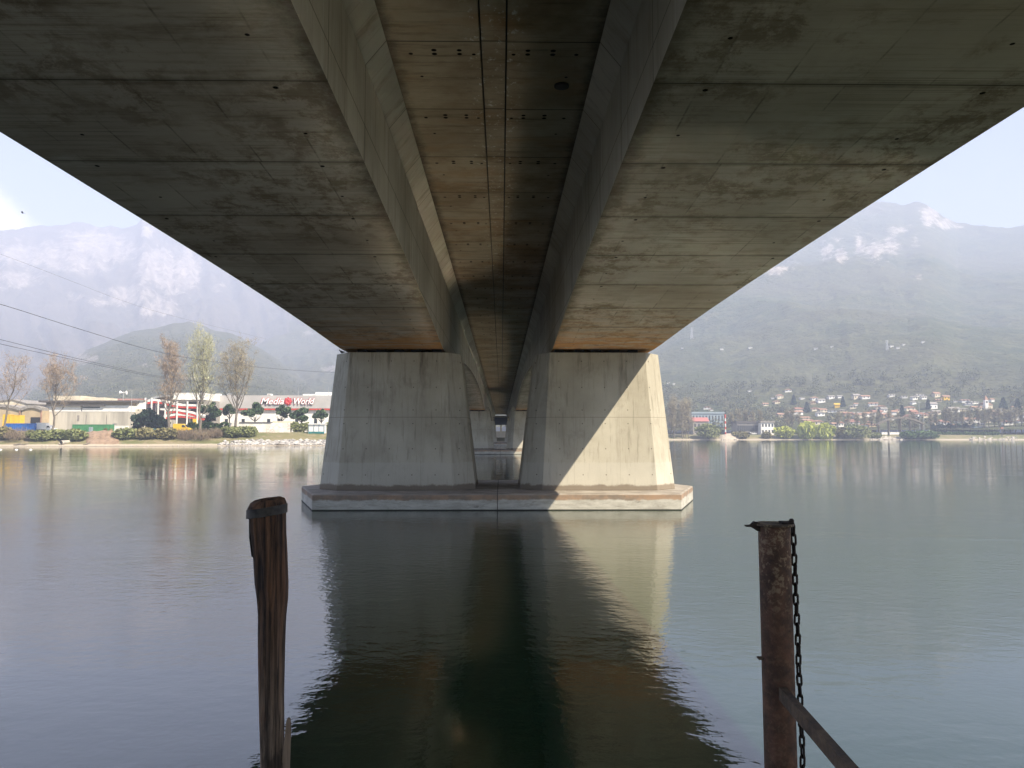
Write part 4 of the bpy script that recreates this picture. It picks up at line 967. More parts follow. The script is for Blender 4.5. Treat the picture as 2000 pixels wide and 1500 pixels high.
def van(name, label, px0, px1, Y, mat, z=None, cargo=True, right=True):
    x0, x1 = span(px0, px1, Y); L = x1-x0; z0 = gz((px0+px1)/2, Y) if z is None else z; t = thing(name, label, 'van', ((x0+x1)/2, Y, z0)); k = L/5.2; s = 1 if right else -1
    side = [(-2.6, .35), (2.55, .35), (2.6, .95), (2.35, 1.15), (1.55, 1.32), (.75, 2.25), (.3, 2.42), (-2.4, 2.45), (-2.6, 2.2)]
    side = [(s*a*k, z*k) for a, z in side]; side = side if s > 0 else side[::-1]
    o = MB().prism(side, 0, 1.9*k).build('body', M[mat], t); bv = o.modifiers.new('bevel', 'BEVEL'); bv.width = .06; bv.segments = 2
    w = [(1.45, 1.38), (.78, 2.1), (.1, 2.1), (.1, 1.38)]; w = [(s*a*k, z*k) for a, z in w]; MB().prism(w if s < 0 else w[::-1], -.02, -.004).build('window', M['glass'], t)
    w2 = [(1.62*k*s, 1.38*k), (.86*k*s, 2.22*k)]
    b = MB(); b.add([(w2[0][0]+.03*s, .15, w2[0][1]), (w2[0][0]+.03*s, 1.75*k, w2[0][1]), (w2[1][0]+.03*s, 1.75*k, w2[1][1]), (w2[1][0]+.03*s, .15, w2[1][1])], [(0, 1, 2, 3)]); b.build('windscreen', M['glass'], t)
    MB().rbox(min(2.45*k*s, 2.66*k*s), max(2.45*k*s, 2.66*k*s), -.02, 1.92*k, .32*k, .62*k, .03).build('bumper', M['black'], t)
    wheels(t, (-1.6*k, 1.65*k), .02, .36*k)
    return t
van('yellow_van', 'yellow panel van parked on the bank behind the reddish poplar', 337, 371, 232, 'yellow')
# white flatbed truck
Y = 229; x0, x1 = span(69, 106, Y); z0 = gz(88, Y)-.05; t = thing('white_truck', 'small white box truck with its cab facing right beside the blue container', 'truck', ((x0+x1)/2, Y, z0)); L = x1-x0; k = L/5.6
MB().box(-2.75*k, .2*k, 0, 2.0, .75*k, 2.75*k).build('cargo_box', M['white'], t)
o = MB().prism([(.3*k, .4*k), (2.75*k, .4*k), (2.8*k, .95*k), (1.75*k, 1.25*k), (1.15*k, 2.0*k), (.3*k, 2.05*k)], 0, 1.9).build('cab', M['white'], t); bv = o.modifiers.new('bevel', 'BEVEL'); bv.width = .06; bv.segments = 2
MB().prism([(.5*k, 1.3*k), (1.6*k, 1.3*k), (1.15*k, 1.85*k), (.5*k, 1.85*k)], -.02, -.004).build('window', M['glass'], t)
MB().box(-2.7*k, .3*k, .3, 1.7, .5*k, .745*k).build('chassis', M['black'], t); wheels(t, (-1.8*k, 1.9*k), .02, .38*k)
# graffiti wall
Y = 236; x0, x1 = span(448, 566, Y); g0 = gz(500, Y)-.2; t = thing('graffiti_wall', 'low white rendered wall with faded pink graffiti and a dark roof edge', 'wall', ((x0+x1)/2, Y, g0)); oo = (-(x0+x1)/2, -Y, -g0)
def graffiti_mat():
    q = NT('graffiti_render'); v = q.co(); n = q.noise(v, .35, 6, .7); d = q.vor(q.map(v, (.9, 1, 1.1)), .8, 'DISTANCE_TO_EDGE')
    base = q.mix(q.ss(n, .35, .65), (.62, .58, .50), (.80, .78, .73)); line = q.m('MULTIPLY', q.ss(d, .10, .04), q.ss(q.noise(v, .25, 2, .5), .5, .6))
    return q.out(q.mix(q.m('MULTIPLY', line, .6), base, (.55, .36, .33)), .9)
xa = xat(487, Y); xb = xat(532, Y); M['graffiti'] = graffiti_mat()
MB().box(x0, x1, Y, Y+.35, g0, Z(826, Y)).build('wall', M['graffiti'], t, oo)
MB().box(xb, x1-.3, Y+.02, Y+4, Z(826, Y)+.003, Z(822.5, Y)).build('raised_section', M['cream'], t, oo)
MB().box(x0+3, xb-.5, Y-.2, Y+3, Z(826, Y)+.003, Z(824.3, Y)).build('roof_edge', M['roof_dark'], t, oo)
# kiosk
Y = 236; x0, x1 = span(603, 633, Y); g0 = gz(618, Y)-.1; t = thing('kiosk', 'pale blue and white kiosk at the foot of the store beside the clipped hedge', 'kiosk', ((x0+x1)/2, Y, g0)); L = x1-x0; h = Z(829, Y)-g0
MB().box(-L/2, L/2, 0, 3, 0, h).build('wall', M['white'], t); MB().box(-L/2-.2, L/2+.2, -.4, 3.2, h+.003, h+.3).build('roof', M['white'], t)
b = MB()
for q in (-L/2, -L/6, L/6, L/2): b.box(q-.12, q+.12, -.1, -.003, 0, h)
b.build('post', M['sky_blue'], t); MB().box(-L/2, L/2, -.12, -.101, 0, .6).build('lower_panel', M['teal'], t)
# --- the store
Y = 285; g0 = gz(480, Y)-.3; x0, x1 = span(393, 668, Y)
st = thing('store_building', 'long grey clad electronics store with red strip and white base', 'store', ((x0+x1)/2, Y, g0)); so2 = (-(x0+x1)/2, -Y, -g0)
MB().box(x0, x1, Y, Y+60, Z(797.5, Y), Z(772, Y)).build('facade', M['grey_clad'], st, so2)
b = MB()
for q in np.linspace(x0+2, x1-2, 24): b.box(q-.04, q+.04, Y-.05, Y-.002, Z(797, Y), Z(772.3, Y))
b.build('cladding_joint', M['grey_clad'], st, so2)
MB().box(x0, x1, Y+.05, Y+58, Z(800.5, Y), Z(797.5, Y)-.003).build('red_strip', M['red'], st, so2)
MB().box(x0, x1, Y+.9, Y+58, g0, Z(800.5, Y)-.003).build('base_wall', M['white'], st, so2)
b = MB()
for q in (408, 437, 470, 520, 540, 575, 612): b.box(xat(q, Y), xat(q+6, Y), Y+.82, Y+.897, g0+.2, Z(818, Y))
b.build('window', M['glass'], st, so2)
b = MB().box(xat(589, Y), xat(668, Y), Y+20, Y+40, Z(772, Y)+.01, Z(766, Y+20)).box(xat(560, Y), xat(588, Y), Y+22, Y+40, Z(772, Y)+.01, Z(769.5, Y+22)); b.build('upper_block', M['white'], st, so2)
b = MB()
for q in range(593, 665, 9): b.box(xat(q, Y+20), xat(q+5, Y+20), Y+19.9, Y+19.99, Z(774, Y+20), Z(772, Y+20))
b.build('clerestory', M['glass'], st, so2)
for px in (468, 577, 637):
    b = MB().lathe([(.08, 0), (.05, 3.2)], n=6); b.build('roof_mast', M['steel'], st, (xat(px, Y)-(x0+x1)/2, 3, Z(772, Y)-g0))
# parking ramp block in front of the store's left end
Y = 268; x0, x1 = span(283, 397, Y); g0 = gz(340, Y)-.3; t = thing('parking_ramp', 'white open parking deck with red edged curving ramps behind the tall poplars', 'parking deck', ((x0+x1)/2, Y, g0)); oo = (-(x0+x1)/2, -Y, -g0)
MB().box(xat(331, Y), xat(392, Y), Y+2, Y+30, Z(780, Y), Z(766.5, Y)).build('head_block', M['white'], t, oo)
MB().box(xat(333, Y), xat(392, Y), Y+4, Y+28, g0, Z(780, Y)-.003).build('inner_wall', M['roof_grey'], t, oo)
def deckband(pts, th, name, mat, y0=0, y1=14):
    b = MB(); P = [(xat(px, Y), Z(py, Y)) for px, py in pts]
    for i in range(len(P)-1): b.prism([P[i], P[i+1], (P[i+1][0], P[i+1][1]+th), (P[i][0], P[i][1]+th)], Y+y0, Y+y1)
    b.build(name, M[mat], t, oo)
for lv, pts in enumerate(([(286, 789), (300, 787), (316, 789), (335, 794), (352, 797), (392, 798)], [(320, 808), (340, 806), (352, 808), (375, 812), (392, 818)], [(318, 819), (345, 815), (368, 817), (392, 821)])):
    deckband(pts, .55, 'ramp_edge', 'red'); deckband([(a, c-4.0) for a, c in pts], .75, 'parapet', 'white', .1, 13.9)
deckband([(285, 786), (292, 780), (305, 777), (320, 775), (331, 774)], .6, 'canopy', 'steel', .2, 12)
b = MB()
for px in (282.5, 295, 308, 322, 345, 365, 385): b.box(xat(px, Y)-.22, xat(px, Y)+.22, Y-.3, Y-.02, g0, Z(784 if px > 300 else 777, Y))
b.build('column', M['white'], t, oo)
b = MB().box(xat(356, Y), xat(388, Y), Y+3.8, Y+3.99, Z(795, Y), Z(784, Y)).box(xat(352, Y), xat(362, Y), Y+3.8, Y+3.99, Z(814, Y), Z(803, Y)).box(xat(372, Y), xat(390, Y), Y+3.8, Y+3.99, Z(812, Y), Z(802, Y)); b.build('opening', M['dark'], t, oo)
MB().box(xat(377, Y), xat(384, Y), Y-.6, Y-.32, g0, Z(818, Y)).build('ramp_booth', M['yellow'], t, oo)
# pale wall and small white blocks between warehouse and ramp
Y = 266; x0, x1 = span(257, 285, Y); g0 = gz(270, Y)-.3; t = thing('white_outbuilding', 'small white flat roofed outbuilding between the warehouse and the parking ramp', 'building', ((x0+x1)/2, Y, g0)); oo = (-(x0+x1)/2, -Y, -g0)
MB().box(x0, x1, Y, Y+16, g0, Z(799, Y)).build('wall', M['conc_l'], t, oo); MB().box(x0, xat(276, Y), Y+1, Y+14, Z(799, Y)+.003, Z(783, Y)).build('upper_floor', M['white'], t, oo); MB().box(x0-.3, xat(278, Y), Y+.5, Y+15, Z(783, Y)+.003, Z(781, Y)).build('roof', M['roof_grey'], t, oo)
Y = 300; x0, x1 = span(205, 263, Y); t = thing('red_roofed_house', 'low building with a dull red roof behind the warehouse', 'building', ((x0+x1)/2, Y, g0)); MB().box(-(x1-x0)/2, (x1-x0)/2, 0, 14, 0, Z(782, Y)-g0).build('wall', M['cream'], t)
L = (x1-x0)/2; MB().prism([(-.6, Z(782, Y)-g0+.003), (14.6, Z(782, Y)-g0+.003), (7, Z(777, Y)-g0)], -L-.5, L+.5, axis='x').build('roof', M['roof_red'], t)
# masts
Y = 264; p = Vector((xat(238.5, Y), Y, Z(783, Y))); t = thing('siren_mast', 'mast with white horn loudspeakers rising above the warehouse roof', 'mast', p)
MB().tube([(0, 0, -.6), (0, 0, Z(764, Y)-p.z)], .13, 8).build('pole', M['steel'], t); zt_ = Z(767, Y)-p.z
for a in (-1, 1):
    b = MB(); b.lathe([(.15, 0), (.25, .4), (.62, .95), (.66, 1.0)], n=14); o = b.build('horn', M['white'], t); o.location = (a*.1, 0, zt_); o.rotation_euler = (0, a*R(88), 0)
for px, pt, Yq, lb in ((255, 762, 255, 'thin grey street lamp at the right end of the warehouse'), (645, 781, 240, 'thin white lamp post between the store and the bridge column'), (303, 774, 262, 'white lamp post beside the curved canopy of the ramp'), (370, 800, 258, 'white lamp post in front of the parking deck')):
    p = place_y(px, Yq); h = Z(pt, Yq, px)-p.z; t = thing('street_lamp', lb, 'street lamp', p, 0, 'street lamps on the left shore'); MB().tube([(0, 0, -.2), (0, 0, h)], [.11, .06], 8).build('pole', M['steel'], t); MB().rbox(-1.3, .1, -.12, .12, h-.05, h+.1, .03).build('lamp_head', M['steel'], t)
for px, wq, lb in ((146, 6, 'small round shrub at the left end of the green enclosure'), (206, 7, 'round dark shrub before the green enclosure'), (217, 6, 'small round shrub at the right end of the green enclosure')):
    p = place_y(px, 230); bush('round_shrub', lb, p, PX(wq, 230)/2, PX(wq, 230)/2, 'busho', int(px), 260, .3, 'round shrubs before the green enclosure')
for px, pt, lb in ((167, 810, 'thin dark pole left of the portable toilet'), (207, 810, 'thin dark pole above the green enclosure')):
    p = place_y(px, 238); o = MB().tube([(0, 0, -.2), (0, 0, Z(pt, 238)-p.z)], [.09, .05], 6).build('pole', M['roof_dark']); o.location = p; tag(o, lb, 'pole', 'thin poles before the warehouse')
# store sign: white slanted lettering with a red outline and a round red emblem
Y = 284.9; xl_, xr_ = span(508, 613, Y, 784); sg_ = thing('store_sign', 'white slanted lettering outlined red with round red swirl emblem on the store facade', 'sign', ((xl_+xr_)/2, Y, Z(785, Y)))
def letters(txt, px0, px1, grow, dy, mat, name, sz):
    cu = bpy.data.curves.new(name, 'FONT'); cu.body = txt; cu.size = sz; cu.extrude = .06; cu.offset = grow; cu.shear = .28; cu.align_x = 'LEFT'; cu.resolution_u = 3
    cu.materials.append(M[mat]); tmp = bpy.data.objects.new(name, cu); C.objects.link(tmp); bpy.context.view_layer.update()
    me = bpy.data.meshes.new_from_object(tmp.evaluated_get(bpy.context.evaluated_depsgraph_get())); bpy.data.objects.remove(tmp); bpy.data.curves.remove(cu)
    o = bpy.data.objects.new(name, me); C.objects.link(o); bpy.context.view_layer.update()
    wd = o.dimensions.x; want = xat(px1, Y, 784)-xat(px0, Y, 784); o.parent = sg_; o.rotation_euler = (R(90), 0, 0); o.scale = (want/wd, 1, 1)
    o.location = (xat(px0, Y, 784)-(xl_+xr_)/2, dy, Z(789.3, Y)-Z(785, Y)); return o
M['sign_white'] = plain('sign_white', (.9, .9, .9), .4, .02); M['sign_red'] = plain('sign_red', (.50, .02, .03), .4, .05)
fsz = (Z(777, Y)-Z(789.5, Y))*1.38
for txt, a, c in (('Media', 509, 554), ('World', 572, 612)):
    letters(txt, a-.8, c+.8, .16, -.18, 'sign_red', 'letter_outline', fsz); letters(txt, a, c, .035, -.34, 'sign_white', 'lettering', fsz)
b = MB(); R0 = (Z(775.5, Y)-Z(792, Y))/2; n = 48; rim = []
for q in range(n): th = 2*math.pi*q/n; rr = R0*(.88+.12*math.cos(th*8)); rim.append((rr*math.cos(th), rr*math.sin(th)))
o = b.prism(rim, -.3, -.12).build('emblem', M['sign_red'], sg_); o.location = (xat(563, Y, 784)-(xl_+xr_)/2, 0, Z(783.6, Y)-Z(785, Y))
b = MB()
for q in range(6):
    th = q*math.pi/3; pts = [(R0*(.25+.5*s)*math.cos(th+s*1.1), -.34, R0*(.25+.5*s)*math.sin(th+s*1.1)) for s in np.linspace(0, 1, 7)]; b.tube(pts, [.10, .16, .2, .2, .16, .1, .04], 6)
M['sign_pink'] = plain('sign_light_red', (.75, .12, .12), .4, .05); e_ = b.build('swirl', M['sign_pink'], o)
for i, (px, pt, wq, lb) in enumerate(((418, 769, 9, 'small white roof unit left of the tall bare tree on the store roof'), (442, 768.5, 7, 'small grey roof unit beside the bare tree on the store roof'), (520, 769, 8, 'small roof unit above the first letters of the store sign'))):
    Yq = 296; a, c = xat(px, Yq), xat(px+wq, Yq); z0 = Z(772, 285)+.004; t = thing('roof_unit', lb, 'roof unit', ((a+c)/2, Yq, z0), 0, 'roof units on the store'); b = MB().rbox((a-c)/2, (c-a)/2, 0, 2.4, 0, Z(pt, Yq)-z0, .05); b.build('casing', M['steel' if i == 1 else 'white'], t)
    MB().box((a-c)/2+.2, (c-a)/2-.2, -.04, -.003, .25, Z(pt, Yq)-z0-.2).build('louvre', M['roof_grey'], t)
# --- overhead cables
def cable(label, pts, rad, seed):
    P = [at(px, py, Yq) for px, py, Yq in pts]; Q = []
    for i in range(40):
        t = i/39*(len(P)-1); k = min(int(t), len(P)-2); f = t-k
        p0, p1, p2, p3 = P[max(k-1, 0)], P[k], P[k+1], P[min(k+2, len(P)-1)]
        Q.append(.5*((2*p1)+(p2-p0)*f+(2*p0-5*p1+4*p2-p3)*f*f+(3*p1-p0-3*p2+p3)*f**3))
    o = MB().tube(Q, rad, 6).build('overhead_cable', M['wire']); o.location = Q[0]
    o.data.transform(Matrix.Translation(-Q[0])); tag(o, label, 'cable', 'overhead cables on the left')
cable('single dark cable sloping from the left edge past the tops of the poplars', [(-160, 553, 90), (0, 594, 110), (150, 641, 135), (300, 685, 160), (420, 707, 190), (560, 722, 220), (680, 729, 250)], .04, 1)
cable('upper of the two close cables crossing before the wooded hill', [(-160, 625, 90), (0, 663, 110), (150, 700, 135), (300, 733, 160), (390, 745, 190), (520, 757, 230)], .033, 2)
cable('lower of the two close cables crossing before the wooded hill', [(-160, 630, 92), (0, 671.5, 112), (150, 704, 137), (300, 735.5, 162), (390, 747, 192), (520, 759, 232)], .033, 3)
cable('faint thin cable high before the rocky mountain', [(-160, 440, 200), (0, 496, 230), (150, 553, 260), (230, 584, 280), (330, 615, 310), (520, 662, 360)], .028, 4)
for i, px in enumerate((-1, 30, 58)):
    p = at(px, 879.5+i*.3, 150); p.z = .02; o = MB().lathe([(.03, -.05), (.22, 0), (.16, .12), (.02, .16)], n=10).build('white_float', M['sign_white']); o.location = (xat(px+2, 165, 878), 165, 0); o.scale = (1.6, 1, 1)
    tag(o, ('white float on the water at the left edge', 'middle white float on the water below the left beach', 'white float nearest the drain pipe')[i], 'float', 'white floats on the lake')

# ================================================================ RIGHT SHORE
p = place(1326, 6); h = zat(766, p.y, 1326)-p.z
t = thing('shore_poplar_clump', 'big olive brown brushy tree on the shore right beside the bridge pier', 'tree', p); b = MB(); ends = []
for q in range(7): limbs(b, (random.Random(q).uniform(-6, 6), random.Random(q+9).uniform(-3, 3), -.3), h*random.Random(q+3).uniform(.72, .98), 40+q, .26, 16, .26, .12, .95, 1.0, (0, 0), ends, 3)
b.build('trunk', M['bark'], t); V, F = twigs(ends, 9000, 1.5, .055, 77, 1.7); npmesh('crown', V, F, M['tw_olive'], t)
for i, (px, wp, pt, pb, mt, nm, lb) in enumerate(((1383, 52, 827, 858, 'bushg', 'round_bush', 'big round yellow green bush on the sand left of the striped pole'), (1497, 20, 843, 857, 'busho', 'shore_bush', 'small olive bush below the white lakeside house'),
      (1531, 44, 832, 858, 'willow', 'willow_bush', 'broad yellow green willow bush right of the white lakeside house'), (1672, 60, 829, 857, 'bushg', 'shore_shrub', 'loose pale green tree standing at the water left of the arched footbridge'),
      (1645, 30, 834, 857, 'busho', 'shore_shrub', 'thin olive shrub between the willows and the pale green tree'), (1712, 20, 845, 857, 'bushg', 'shore_shrub', 'small green bush at the left end of the pale stones'),
      (1775, 36, 842, 857, 'hedge', 'shore_shrub', 'dark green bush below the arched footbridge'), (1805, 50, 840, 856, 'hedge', 'shore_shrub', 'dark green thicket right below the tall lamp mast'), (1445, 34, 842, 853, 'busho', 'shore_shrub', 'low brown bush above the pale sand heap'))):
    p = place(px, 4+(i % 3)); bush(nm, lb, p, PX(wp, p.y)/2, (zat(pt, p.y, px)-p.z)/2, mt, 200+i, 1500, .75, 'bushes on the right shore')
for i, (px, wp, pt, lb) in enumerate(((1578, 36, 825, 'drooping yellow green willow, left of the pair at the water'), (1611, 34, 829, 'drooping yellow green willow, right of the pair at the water'))):
    p = place(px, 5); h = zat(pt, p.y, px)-p.z; r_ = PX(wp, p.y)/2; t = thing('weeping_willow', lb, 'tree', p, 0, 'weeping willows'); V, F = leafcloud(2600, 1.7, (r_, r_, h/2), 230+i, .6, droop=1, squash=1.0, ratio=1.2)
    npmesh('crown', V, F, M['willow'], t); MB().tube([(0, 0, -.2), (.2, 0, h*.5), (0, 0, h*.85)], [.4, .25, .08], 7).build('trunk', M['bark_d'], t)
# row of plane trees on the promenade
def plane_proto(seed):
    t = thing('plane_tree', '', 'tree', (0, 0, 0)); b = MB(); ends = []; limbs(b, (0, 0, -.2), 12.5, seed, .24, 13, .24, .42, .95, .8, (0, 0), ends, 3); b.build('trunk', M['bark_d'], t)
    V, F = twigs(ends, 520, 1.15, .07, seed, .8); npmesh('crown', V, F, M['plane'], t); return t
protos = [plane_proto(300+i) for i in range(4)]
PT = [(1430, 806), (1444, 799), (1456, 802), (1471, 803), (1486, 801), (1538, 800), (1547, 797), (1561, 806), (1638, 806), (1657, 806), (1674, 806), (1690, 805), (1704, 806), (1716, 804), (1737, 803), (1756, 806), (1786, 805), (1818, 806), (1829, 803), (1848, 797), (1858, 798), (1868, 797), (1880, 800), (1895, 801), (1911, 797), (1923, 800), (1932, 797), (1943, 801), (1952, 797), (1963, 798), (1973, 801), (1984, 796), (1996, 800), (2012, 798)]
NEAR = ((1417, 'striped pole'), (1462, 'low grey hall'), (1500, 'white lakeside house'), (1548, 'willow bush'), (1640, 'pair of willows'), (1672, 'pale green shore tree'), (1760, 'arched footbridge'), (1797, 'tall lamp mast'), (1850, 'long lawn hedge'), (1912, 'pale blue kiosk'), (1957, 'red topped shore post'), (2060, 'right picture edge'))
ORD = ['nearest', 'second', 'third', 'fourth', 'fifth', 'sixth', 'seventh', 'eighth', 'ninth', 'tenth', 'eleventh', 'twelfth', 'thirteenth']
def whereabouts(px, used):
    n = min(NEAR, key=lambda q: abs(q[0]-px)); side = 'right of' if px >= n[0] else 'left of'; k = (n[1], side); used.setdefault(k, []).append(px); return k
def rank_labels(items, fmt):
    used = {}; ks = [whereabouts(px, used) for px in items]; out = []
    for px, k in zip(items, ks):
        s = sorted(used[k], key=lambda q: q if k[1] == 'right of' else -q); out.append(fmt(ORD[min(s.index(px), 12)], k[1], k[0], len(s)))
    return out
LB = rank_labels([a for a, _ in PT], lambda o, s, n, c: (f'bare plane tree {s} the {n}' if c == 1 else f'bare plane tree, {o} {s} the {n}'))
gr = random.Random(5)
for i, ((px, pt), lb) in enumerate(zip(PT, LB)):
    o = protos[i] if i < 4 else copy_tree(protos[gr.randrange(4)]); p = place(px, 38+gr.uniform(-4, 6)); h = zat(pt, p.y, px)-p.z
    o.location = p; s = h/12.5; o.scale = (s*gr.uniform(.9, 1.1), s*gr.uniform(.9, 1.1), s); o.rotation_euler = (0, 0, gr.uniform(0, 6.28)); tag(o, lb, 'tree', 'plane trees on the promenade')
# striped pole, lake house, hall, sheds
p = place(1417, 22); hp = zat(811, p.y, 1417)-p.z; t = thing('striped_pole', 'red and white striped pole standing before the low grey hall', 'pole', p); b = MB(); n = 7
for q in range(n): b.lathe([(.38, -.2+q*hp/n), (.38, -.2+(q+1)*hp/n)], n=10, mi=q % 2, smooth=False)
b.build('shaft', [M['red'], M['white']], t); MB().lathe([(.55, hp-.2), (.55, hp), (.1, hp+.5)], n=10).build('cap', M['red'], t)
def simple_house(name, label, cat, px0, px1, pt_wall, pt_roof, Y, wall, roof, dep=9, group=None, base=None, floors=2, gable='x', nwin=None, z0=None):
    x0, x1 = span(px0, px1, Y, 842); xm = (x0+x1)/2; g0 = (gz((px0+px1)/2, Y)-.3) if z0 is None else z0; L = (x1-x0)/2; h = zat(pt_wall, Y, (px0+px1)/2)-g0; hr = max(.35, zat(pt_roof, Y, (px0+px1)/2)-zat(pt_wall, Y, (px0+px1)/2))
    t = thing(name, label, cat, (xm, Y, g0), 0, group); MB().box(-L, L, 0, dep, 0, h).build('wall', M[wall], t); ov = .5
    if gable == 'flat': MB().box(-L-ov, L+ov, -ov, dep+ov, h+.003, h+hr).build('roof', M[roof], t)
    elif gable == 'x': MB().prism([(-ov, h+.003), (dep+ov, h+.003), (dep/2, h+hr)], -L-ov, L+ov, axis='x').build('roof', M[roof], t)
    else: MB().prism([(-L-ov, h+.003), (L+ov, h+.003), (0, h+hr)], -ov, dep+ov).build('roof', M[roof], t)
    n = nwin or max(2, int(L*2/3.2)); fh = h/floors
    for f in range(floors):
        for q in range(n):
            xx = -L+(q+.5)*2*L/n; MB().box(xx-.5, xx+.5, -.05, -.003, f*fh+fh*.32, f*fh+fh*.82).build('window', M['glass'], t)
    return t
simple_house('lakeside_house', 'white two storey lakeside house with wide flat roof and porch', 'house', 1487, 1512, 825.5, 822, 462, 'white', 'roof_grey', 10, gable='flat', nwin=4)
simple_house('low_hall', 'long low grey hall with many windows left of the white lakeside house', 'hall', 1440, 1486, 826.5, 822.5, 468, 'roof_grey', 'roof_dark', 12, gable='flat', floors=1, nwin=12)
simple_house('red_roofed_shed', 'grey shed with bright rose red roof left of the round bush', 'shed', 1354, 1384, 823, 815, 470, 'roof_grey', 'pink', 8, floors=1, nwin=4)
simple_house('sports_hall', 'large pale blue sports hall behind the rose roofed shed', 'hall', 1352, 1414, 808, 804.5, 540, 'sky_blue', 'sky_blue', 30, gable='flat', floors=2, nwin=10)
def car(label, px, Y, mat):
    p = place_y(px, Y); t = thing('parked_car', label, 'car', p, 0, 'cars parked by the low hall')
    o = MB().prism([(-2.1, .3), (2.1, .3), (2.15, .75), (1.2, .9), (.6, 1.4), (-1.2, 1.42), (-2.0, .95)], 0, 1.7).build('body', M[mat], t); bv = o.modifiers.new('bevel', 'BEVEL'); bv.width = .06
    MB().prism([(1.0, .93), (.55, 1.32), (-1.1, 1.34), (-1.6, .95)], -.02, -.003).build('window', M['glass'], t); wheels(t, (-1.3, 1.35), .02, .32)
for px, mt, lb in ((1437, 'navy', 'dark blue car parked at the left end of the low grey hall'), (1462, 'black', 'black car parked before the middle of the low grey hall'), (1471, 'white', 'white car parked next to the black car by the low hall')): car(lb, px, 459, mt)
# arched timber footbridge
p = place(1760, 14); Y = p.y; t = thing('arched_footbridge', 'brown arched footbridge on posts behind the pale shore stones', 'footbridge', p); b = MB(); P = []
for i in range(25):
    u = i/24; px = 1712+u*92; py = 832-13.5*math.sin(math.pi*min(1, u*1.02))**.8+ (u*-2); P.append(Vector((xat(px, Y, 830)-p.x, 0, zat(py, Y, px)-p.z)))
for i in range(24):
    a, c = P[i], P[i+1]; b.prism([(a.x, a.z), (c.x, c.z), (c.x, c.z+.9), (a.x, a.z+.9)], -1.4, 1.4)
b.build('arch_deck', M['bark'], t)
for k in (1, 6, 12, 17, 23): MB().box(P[k].x-.14, P[k].x+.14, -1.0, 1.0, -.3, P[k].z+.1).build('support_post', M['bark'], t)
b = MB()
for k in range(0, 24, 1): b.tube([P[k]+Vector((0, -1.3, .9)), P[k]+Vector((0, -1.3, 1.9))], .06, 5)
b.tube([q+Vector((0, -1.3, 1.9)) for q in P], .08, 5); b.build('railing', M['bark_d'], t)
Y = p.y+16; x0, x1 = span(1722, 1800, Y); g0 = gz(1760, Y); MB().box(-(x1-x0)/2, (x1-x0)/2, 0, .5, -.3, 1.5)
o = MB().box(-(x1-x0)/2, (x1-x0)/2, 0, .5, -.3, 1.4).build('low_wall', M['white']); o.location = ((x0+x1)/2, Y, g0); tag(o, 'low white wall seen under the arched footbridge', 'wall')
for px, pt, lb, Yq in ((1797, 786, 'tall grey lamp mast at the right end of the arched footbridge', 470), (1805, 806, 'shorter grey lamp post right of the tall lamp mast', 468)):
    p = place_y(px, Yq); hh = zat(pt, Yq, px)-p.z; t = thing('lamp_mast', lb, 'lamp post', p); MB().tube([(0, 0, -.2), (0, 0, hh)], [.2, .11], 8).build('pole', M['steel'], t); MB().rbox(-.8, .8, -.25, .25, hh, hh+.3, .05).build('lamp_head', M['steel'], t)
hedge('lawn_hedge', 'long low green hedge on the right lawn above the sand', 1832, 1952, 844, 15, 'hedge', 8)
hedge('boat_hedge', 'dark green hedge behind the plane trees right of the lamp mast', 1818, 1905, 829, 46, 'conif', 9)
container('blue_kiosk', 'pale blue kiosk between plane trunks behind the long lawn hedge', 1903, 1920, 833, None, 470, 'sky_blue', 'kiosk', None, 4)
container('white_trailer', 'white trailer behind the plane trees near the right edge', 1925, 1950, 831, None, 474, 'white', 'trailer', None, 4)
p = place(1957, 9); t = thing('shore_post', 'dark post with a red box on top near the right edge of the sand', 'post', p); hh = zat(838, p.y, 1957)-p.z; MB().tube([(0, 0, -.2), (0, 0, hh)], .22, 8).build('post', M['roof_dark'], t); MB().rbox(-.8, .7, -.5, .5, hh, hh+1.1, .08).build('box', M['roof_red'], t)
stones('shore_rubble', [(1700, 1765), (1715, 1752), (1890, 1990), (1410, 1440)], 260, .3, 1.0, 'stone_w', 14, d0=.8, d1=9)
p = place(1423, 8); b = MB(); q_ = []
for j in range(10):
    for i in range(20):
        u, v = i/19*2-1, j/9*2-1; e = max(0, 1-u*u*.9-v*v); pt_ = place(1425+u*20, 7+v*6); q_.append((pt_.x, pt_.y, pt_.z-.1+2.3*e**.7*(.8+.4*vnoise(np.array([i*.7]), np.array([j*.7]), 2)[0])))
M['sand'] = groundmat('sand_heap', (.40, .35, .28), (.46, .40, .33), (.34, .29, .23), 1.0)
tag(b.add(q_, [(j*20+i, j*20+i+1, (j+1)*20+i+1, (j+1)*20+i) for j in range(9) for i in range(19)], 0, True).build('sand_heap', M['sand']), kind='structure')
